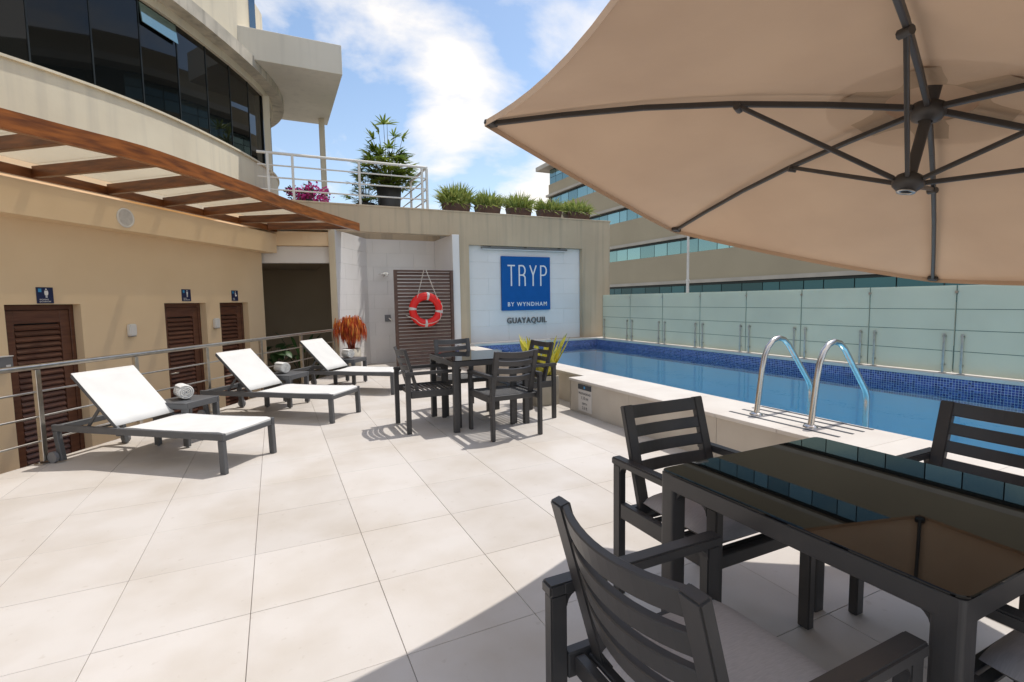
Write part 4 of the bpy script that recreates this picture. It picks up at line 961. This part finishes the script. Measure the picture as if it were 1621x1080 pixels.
# ------------------------------------------------------------------ dining chairs (local: faces +Y)
def make_chair():
    t = thing('dining_chair', '', 'chair', (0,0,0), 0, 'slatted charcoal armchairs around the two tables'); m = M['powder']
    HX, YR, YFt = .262, -.27, .27; AZ = .635
    for s_ in (-1, 1):
        x = s_*HX
        for y in (YR, YFt):
            q = MB(); q.mm((x-.018,y-.024,0),(x+.018,y+.024,AZ-.031)); q.build('leg', m, t, .004, 2)
        q = MB(); q.mm((x-.024,YR-.029,AZ-.032),(x+.024,YFt+.029,AZ)); q.build('armrest', m, t, .005, 2)
        for y, sy in ((YR,1),(YFt,-1)):     # rounded inner corner fillets
            pts_ = [(0,0),(.035,0)]+[(.035-.035*math.sin(R(a)), -.035+.035*math.cos(R(a))) for a in (20,40,60,80)]+[(0,-.035)]
            q = MB(); q.extrude([(sy*px_,pz_) for px_,pz_ in pts_], (x-.017,y+sy*.024,AZ-.032), (0,1,0), (0,0,1), (1,0,0), .034); q.build('corner_fillet', m, t)
        q = MB(); q.mm((x-.016,YR+.0275,.365),(x+.016,YFt-.0275,.435)); q.build('seat_rail', m, t, .004)
    for y in (YR+.06, YFt-.005):
        q = MB(); q.mm((-HX+.0165,y-.015,.375),(HX-.0165,y+.015,.425)); q.build('seat_rail', m, t, .003)
    for k in range(9):
        y = -.170+k*.050; q = MB(); q.mm((-HX+.0165,y-.013,.407),(HX-.0165,y+.013,.421)); q.build('seat_slat', m, t, .003)
    # back
    bx = .213; pb, pt = Vector((0,-.155,.40)), Vector((0,-.285,.865)); d = (pt-pb).normalized(); nb = Vector((0,d.z,-d.y))   # forward normal
    for s_ in (-1,1):
        q = MB(); q.bar(pb+Vector((s_*bx,0,0)), pt+Vector((s_*bx,0,0)), .052, .030, up=nb); q.build('back_upright', m, t, .004, 2)
        q = MB(); q.bar((s_*(bx+.024),-.232,AZ-.016),(s_*(HX-.02),-.232,AZ-.016), .05, .028); q.build('arm_link', m, t, .002)
    ltot = (pt-pb).length
    def slat(u0, u1, name):
        q = MB(); n = 12; Vv = []; Ff = []
        for i in range(n+1):
            x = -bx+.024+(2*bx-.048)*i/n; bow = -.040*(1-(2*i/n-1)**2)
            for u, w_ in ((u0,-.010),(u1,-.010),(u1,.010),(u0,.010)): Vv.append(pb+d*u+Vector((x,0,0))+nb*(bow+w_))
        for i in range(n):
            for k in range(4): Ff.append((i*4+k,(i+1)*4+k,(i+1)*4+(k+1)%4,i*4+(k+1)%4))
        q.add(Vv, Ff); q.add(Vv[:4],[(0,1,2,3)]); q.add(Vv[-4:],[(3,2,1,0)]); return q.build(name, m, t, .003)
    top = ltot
    slat(top-.062, top-.002, 'top_rail')
    for k in range(3): slat(top-.146-k*.080, top-.094-k*.080, 'back_slat')
    return t
ch0 = make_chair()
def cushion(parent):
    q = MB(); n = 14; Vv = []; Ff = []; hw, hd, z0, th_ = .232, .222, .4225, .072
    def prof(u): return (1-abs(u)**5)
    for side in (1, 0):
        for i in range(n+1):
            for k in range(n+1):
                u, v = 2*i/n-1, 2*k/n-1; e = (max(0,prof(u))*max(0,prof(v)))**.5
                z = z0+th_/2+(th_/2*e+.010*(1-u*u)*(1-v*v)*e)*(1 if side else 0) - (0 if side else th_/2*e)
                sq = 1-.05*(abs(u*v)**3); Vv.append((u*hw*sq, .035+v*hd*sq, z))
    m_ = n+1
    for s_ in (0,1):
        for i in range(n):
            for k in range(n):
                f = (s_*m_*m_+i*m_+k, s_*m_*m_+(i+1)*m_+k, s_*m_*m_+(i+1)*m_+k+1, s_*m_*m_+i*m_+k+1); Ff.append(f if s_ == 0 else tuple(reversed(f)))
    q.add(Vv, Ff, True); me = q.mesh('seat_cushion', M['cushion']); o = bpy.data.objects.new('seat_cushion', me); col.objects.link(o); o.parent = parent
    return o
far = [((1.455,5.215,0),-math.pi/2,'armchair at the far table, on its left side facing right'), ((2.085,4.575,0),R(2),'armchair at the far table with its back to the camera'), ((2.04,5.80,0),math.pi,'armchair on the far side of the far table, facing the camera'), ((2.545,5.09,0),math.pi/2+R(3),'armchair at the far table, beside the snake plant')]
near = [((.885,.79,0),-math.pi/2,'armchair with grey cushion in the foreground, its curved back towards the camera'), ((1.635,1.50,0),math.pi,'armchair with grey cushion at the left side of the near table'), ((2.44,.93,0),math.pi/2,'armchair on the pool side of the near table, back to the water'), ((1.73,.30,0),0,'armchair with grey cushion at the lower right corner, partly under the near table')]
for (loc, rz, l) in far+near:
    c = copy_tree(ch0, loc, rz, l)
    if (loc, rz, l) in near:
        cushion(c)
for ch in [x for x in bpy.data.objects if x.parent == ch0]: bpy.data.objects.remove(ch)
bpy.data.objects.remove(ch0)

# ------------------------------------------------------------------ square glass tables
def make_table():
    t = thing('dining_table', '', 'table', (0,0,0), 0, 'square charcoal tables with black glass tops'); m = M['powder']; h = .44; H_ = .745; w = .435
    def rr_poly(w_, r, n=5):
        p = []
        for cx, cy, a0 in ((w_-r,w_-r,0),(-w_+r,w_-r,90),(-w_+r,-w_+r,180),(w_-r,-w_+r,270)):
            for k in range(n+1): a = R(a0+90*k/n); p.append((cx+r*math.cos(a), cy+r*math.sin(a)))
        return p
    q = MB(); q.prism(rr_poly(w,.028), H_-.008, H_); q.build('glass_top', M['black_glass'], t, .002)
    q = MB()
    for s_ in (-1,1):
        q.mm((-w+.03,s_*(w-.022)-.02,H_-.065),(w-.03,s_*(w-.022)+.02,H_-.0085)); q.mm((s_*(w-.022)-.02,-w+.0425,H_-.065),(s_*(w-.022)+.02,w-.0425,H_-.0085))
    q.build('apron', m, t, .003)
    for sx in (-1,1):
        for sy in (-1,1):
            q = MB(); cx, cy = sx*(w-.033), sy*(w-.033); r_ = .03
            q.prism([(cx+a*1.0, cy+b_*1.0) for a, b_ in [( .031*math.copysign(abs(math.cos(R(k)))**.35,math.cos(R(k))), .031*math.copysign(abs(math.sin(R(k)))**.35,math.sin(R(k)))) for k in range(0,360,15)]], 0, H_-.0085); q.build('leg', m, t)
            for ax_ in (0,1):
                ptsf = [(0,0),(.04,0)]+[(.04-.04*math.sin(R(a)), -.04+.04*math.cos(R(a))) for a in (20,40,60,80)]+[(0,-.04)]
                if ax_ == 0: o_, ex_, et_ = (cx-sx*.031, cy-.017, H_-.065), (-sx,0,0), (0,1,0)
                else: o_, ex_, et_ = (cx-.017, cy-sy*.031, H_-.065), (0,-sy,0), (1,0,0)
                q = MB(); q.extrude(ptsf, o_, ex_, (0,0,1), et_, .034); q.build('corner_fillet', m, t)
    return t
tb = make_table(); tb['label'] = 'square table with glossy black glass top in the right foreground'
t2 = copy_tree(tb, (2.04,5.19,0), 0, 'square table with black glass top near the pool sign, ringed by four bare chairs')
tb.matrix_basis = Matrix.Translation((1.645,.895,0))

# ------------------------------------------------------------------ tilted hexagonal parasol
um = thing('parasol', 'large tilted beige cantilever parasol with black ribs over the near table', 'parasol', (1.94,-1.75,0))
Cn = Vector((1.941,.962,1.71)); ta, tb_ = .252, -.333
UN = Vector((math.sin(ta)*math.cos(tb_), math.sin(ta)*math.sin(tb_), math.cos(ta)))
T = [Vector(p) for p in ((.569,.43,1.999),(0.8040,1.9184,2.0656),(2.2766,2.4019,1.7654),(3.313,1.494,1.421),(3.053,.018,1.36),(1.68,-.514,1.649))]
AP = Cn+UN*.285; LO = Cn+UN*.0
def cone(p_ctr, tipv, u): # point at fraction u from hub to tip with slight arch
    return p_ctr.lerp(tipv, u) + UN*(.045*math.sin(math.pi*u))
q = MB(); nseg, nr = 10, 10; Vv = []; idx = {}
r0 = .0
for k in range(6):
    for s_ in range(nseg):
        w_ = s_/nseg
        for i in range(nr+1):
            u = i/nr; a = cone(AP, T[k], u); c = cone(AP, T[(k+1)%6], u); sag = 4*w_*(1-w_)
            p = a.lerp(c, w_); p = p - UN*(.050*sag*u*(1-.35*u)); inw = (Cn-p); inw = inw-UN*inw.dot(UN)
            p = p + inw.normalized()*(.055*sag*u**3) if u > 0 else p
            idx[(k,s_,i)] = len(Vv); Vv.append(p+UN*.012)
Ff = []
for k in range(6):
    for s_ in range(nseg):
        k2, s2 = (k, s_+1) if s_+1 < nseg else ((k+1)%6, 0)
        for i in range(1, nr): Ff.append((idx[(k,s_,i)], idx[(k,s_,i+1)], idx[(k2,s2,i+1)], idx[(k2,s2,i)]))
q.add(Vv, Ff, True)
can = q.build('canopy', M['canvas'], um)
q = MB()     # hem band folded inside the edge
for k in range(6):
    for s_ in range(nseg):
        k2, s2 = (k, s_+1) if s_+1 < nseg else ((k+1)%6, 0)
        a, c = Vv[idx[(k,s_,nr)]], Vv[idx[(k2,s2,nr)]]; ia, ic = (Cn-a).normalized()*.035, (Cn-c).normalized()*.035
        q.add([a+UN*.001, c+UN*.001, c-UN*.022+ic*.15, a-UN*.022+ia*.15], [(0,1,2,3)], True)
q.build('hem', M['canvas'], can)
e1 = (T[0]-Cn); e1 = (e1-UN*e1.dot(UN)).normalized(); e2 = UN.cross(e1)
q = MB()     # double layer round the vent, hanging in soft folds under the crown
for i in range(48):
    for ra, rb in ((.125,.165),(.165,.205),(.205,.25)):
        quad = []
        for (aa, rr2) in ((i,ra),(i,rb),(i+1,rb),(i+1,ra)):
            a = aa/48*2*math.pi; wv = math.sin(a*5+1)*.5+math.sin(a*11+2)*.3+math.sin(a*3)*.4
            r_e = rr2*(1+.05*wv*(rr2 > .2)); fold_ = .012*wv*(1 if rr2 < .15 else .3)
            quad.append(AP+(e1*math.cos(a)+e2*math.sin(a))*r_e-UN*(r_e*.19-.004-.045*math.sin(math.pi*r_e/1.5)-max(0,fold_)*.4))
        q.add(quad, [(0,1,2,3)], True)
q.build('crown_patch', M['canvas2'], can)
q = MB()     # vent cap above the opening
for i in range(24):
    a0, a1 = i/24*2*math.pi, (i+1)/24*2*math.pi; rv = .30
    q.add([AP+UN*.09, AP+(e1*math.cos(a0)+e2*math.sin(a0))*rv+UN*.005, AP+(e1*math.cos(a1)+e2*math.sin(a1))*rv+UN*.005], [(0,1,2)], True)
q.build('vent_cap', M['canvas'], um)
JN = .385
for k in range(6):
    pts_ = [cone(AP-UN*.022, T[k]-UN*.004, u) for u in (.03,.2,.4,.6,.8,.975)]
    q = MB()
    for a, c in zip(pts_[:-1], pts_[1:]): q.bar(a, c+(c-a).normalized()*.004, .015, .020, up=UN)
    rb = q.build('rib', M['powder'], um, .003)
    j = cone(AP-UN*.03, T[k], JN); q = MB(); q.bar(LO+(T[k]-Cn).normalized()*.045+UN*.02, j-UN*.005, .012, .016, up=UN); q.build('strut', M['powder'], rb, .003)
    q = MB(); q.tube([j-UN*.012-(T[k]-T[(k+1)%6]).normalized()*.016, j-UN*.012+(T[k]-T[(k+1)%6]).normalized()*.016], .013, 8); q.build('joint', M['powder'], rb)
    q = MB(); q.box(T[k]-(T[k]-Cn).normalized()*.03+UN*.006, (.045,.045,.02), rot=Matrix((e1,e2,UN)).transposed()); q.build('tip_cap', M['powder'], rb, .004)
q = MB(); q.tube([LO+UN*.03, AP-UN*.02], .017, 14); q.build('centre_tube', M['powder'], um)
q = MB(); q.lathe([(.014,-.012),(.028,-.016),(.032,-.01),(.044,.0),(.047,.016),(.038,.034),(.02,.045)], LO, 20, UN); q.build('lower_hub', M['powder'], um)
q = MB(); q.lathe([(.016,-.017),(.027,-.0175),(.027,-.020),(.016,-.020),(.016,-.017)], LO, 20, UN); q.build('hub_ring', M['steel'], um)
q = MB(); q.lathe([(.02,-.045),(.042,-.036),(.050,-.016),(.048,.008),(.02,.016)], AP-UN*.02, 20, UN); q.build('upper_hub', M['powder'], um)
# cantilever arm and mast, outside the picture
q = MB(); q.tube([AP+UN*.12, AP+Vector((0,-.9,.55)), Vector((1.94,-1.75,2.55))], .03, 10); q.build('arm', M['powder'], um)
q = MB(); q.tube([AP-UN*.02, AP+UN*.16], .02, 10); q.build('finial', M['powder'], um)
q = MB(); q.tube([(1.94,-1.75,.06),(1.94,-1.75,2.7)], .042, 14); q.build('mast', M['powder'], um)
q = MB(); q.mm((1.5,-2.2,0),(2.38,-1.3,.06)); q.build('base', M['grey_plastic'], um, .01)

# ------------------------------------------------------------------ office block across the street
X0, YL, YR_ = 26.0, 45.2, -20.0
fb = thing('office_building', 'long beige office block with strips of teal windows across the street', 'building', (X0+6, 12, ZS))
levels = [2.42+3.16*k for k in range(-3, 4)]
ROOF = 15.0
q = MB(); q.mm((X0+.14,YR_,ZS),(X0+14,YL,ROOF)); q.build('core', M['mullion'], fb)
prev = ZS
for k, z in enumerate(levels):
    tall = (k == 3)
    wb, wt = (z-1.45 if tall else z-1.15), z-.24
    q = MB(); q.mm((X0,YR_,prev),(X0+.6,YL+.003,wb)); q.mm((X0+.003,YL-.35,wb),(X0+.6,YL+.002,z)); q.build('spandrel', M['far_wall'], fb)
    q = MB(); q.mm((X0-.28,YR_,z-.10),(X0+.6,YL+.15,z+.12)); q.build('ledge', M['far_ledge'], fb)
    q = MB(); q.mm((X0+.002,YR_,wt),(X0+.6,YL,z-.10)); q.build('window_head', M['mullion'], fb)
    prev = z+.12
    if k < 3: continue
    y = YL-.36; wi = random.Random(k)
    while y > YR_+1:
        w_ = wi.choice((.95,1.25,1.35,1.6)); d_ = wi.uniform(0,.012)
        if k == 3 and not (y > 24): w_ *= 1.15
        q = MB(); q.box((X0+.10+d_, y-w_/2, (wb+wt)/2), (.02, w_-.05, wt-wb-.03), rz=wi.uniform(-.006,.006))
        q.build('window_pane', M['far_glass2'] if (k == 3) else M['far_glass'], fb); y -= w_
z = levels[-1]
q = MB(); q.mm((X0,YR_,z+.12),(X0+.6,YL,13.05)); q.build('spandrel', M['far_wall'], fb)
y = YL-.05; wi = random.Random(44)
while y > 8:
    w_ = 1.25
    for z0, z1 in ((13.08,13.72),(13.76,14.45)):
        q = MB(); q.box((X0+.10, y-w_/2, (z0+z1)/2), (.02, w_-.05, z1-z0), rz=wi.uniform(-.006,.006)); q.build('window_pane', M['far_glass'], fb)
    y -= w_
q = MB(); q.mm((X0-.9,YR_,14.55),(X0+13,YL+1.1,14.95)); q.build('roof_slab', M['far_ledge'], fb)
q = MB(); q.mm((X0+.5,YR_,14.95),(X0+13,YL-.2,16.6)); q.build('parapet', M['far_wall'], fb)
# slim post beyond the glass screen
lp = thing('lamp_post', 'thin pale metal post standing beyond the frosted glass screen', 'post', (11.9,11.9,ZS))
q = MB(); q.tube([(11.9,11.9,ZS),(11.9,11.9,1.9)], .045, 10); q.tube([(11.9,11.9,1.9),(11.9,11.9,5.2)], .038, 10); q.build('shaft', M['white_metal'], lp)
q = MB(); q.tube([(11.9,11.9,1.86),(11.9,11.9,1.93)], .055, 10); q.build('collar', M['white_metal'], lp)
q = MB(); q.tube([(11.9,11.9,5.2),(11.9,11.9,5.45),(12.4,11.9,5.6)], .03, 8); q.box((12.6,11.9,5.6),(.5,.16,.06)); q.build('lamp_head', M['white_metal'], lp)
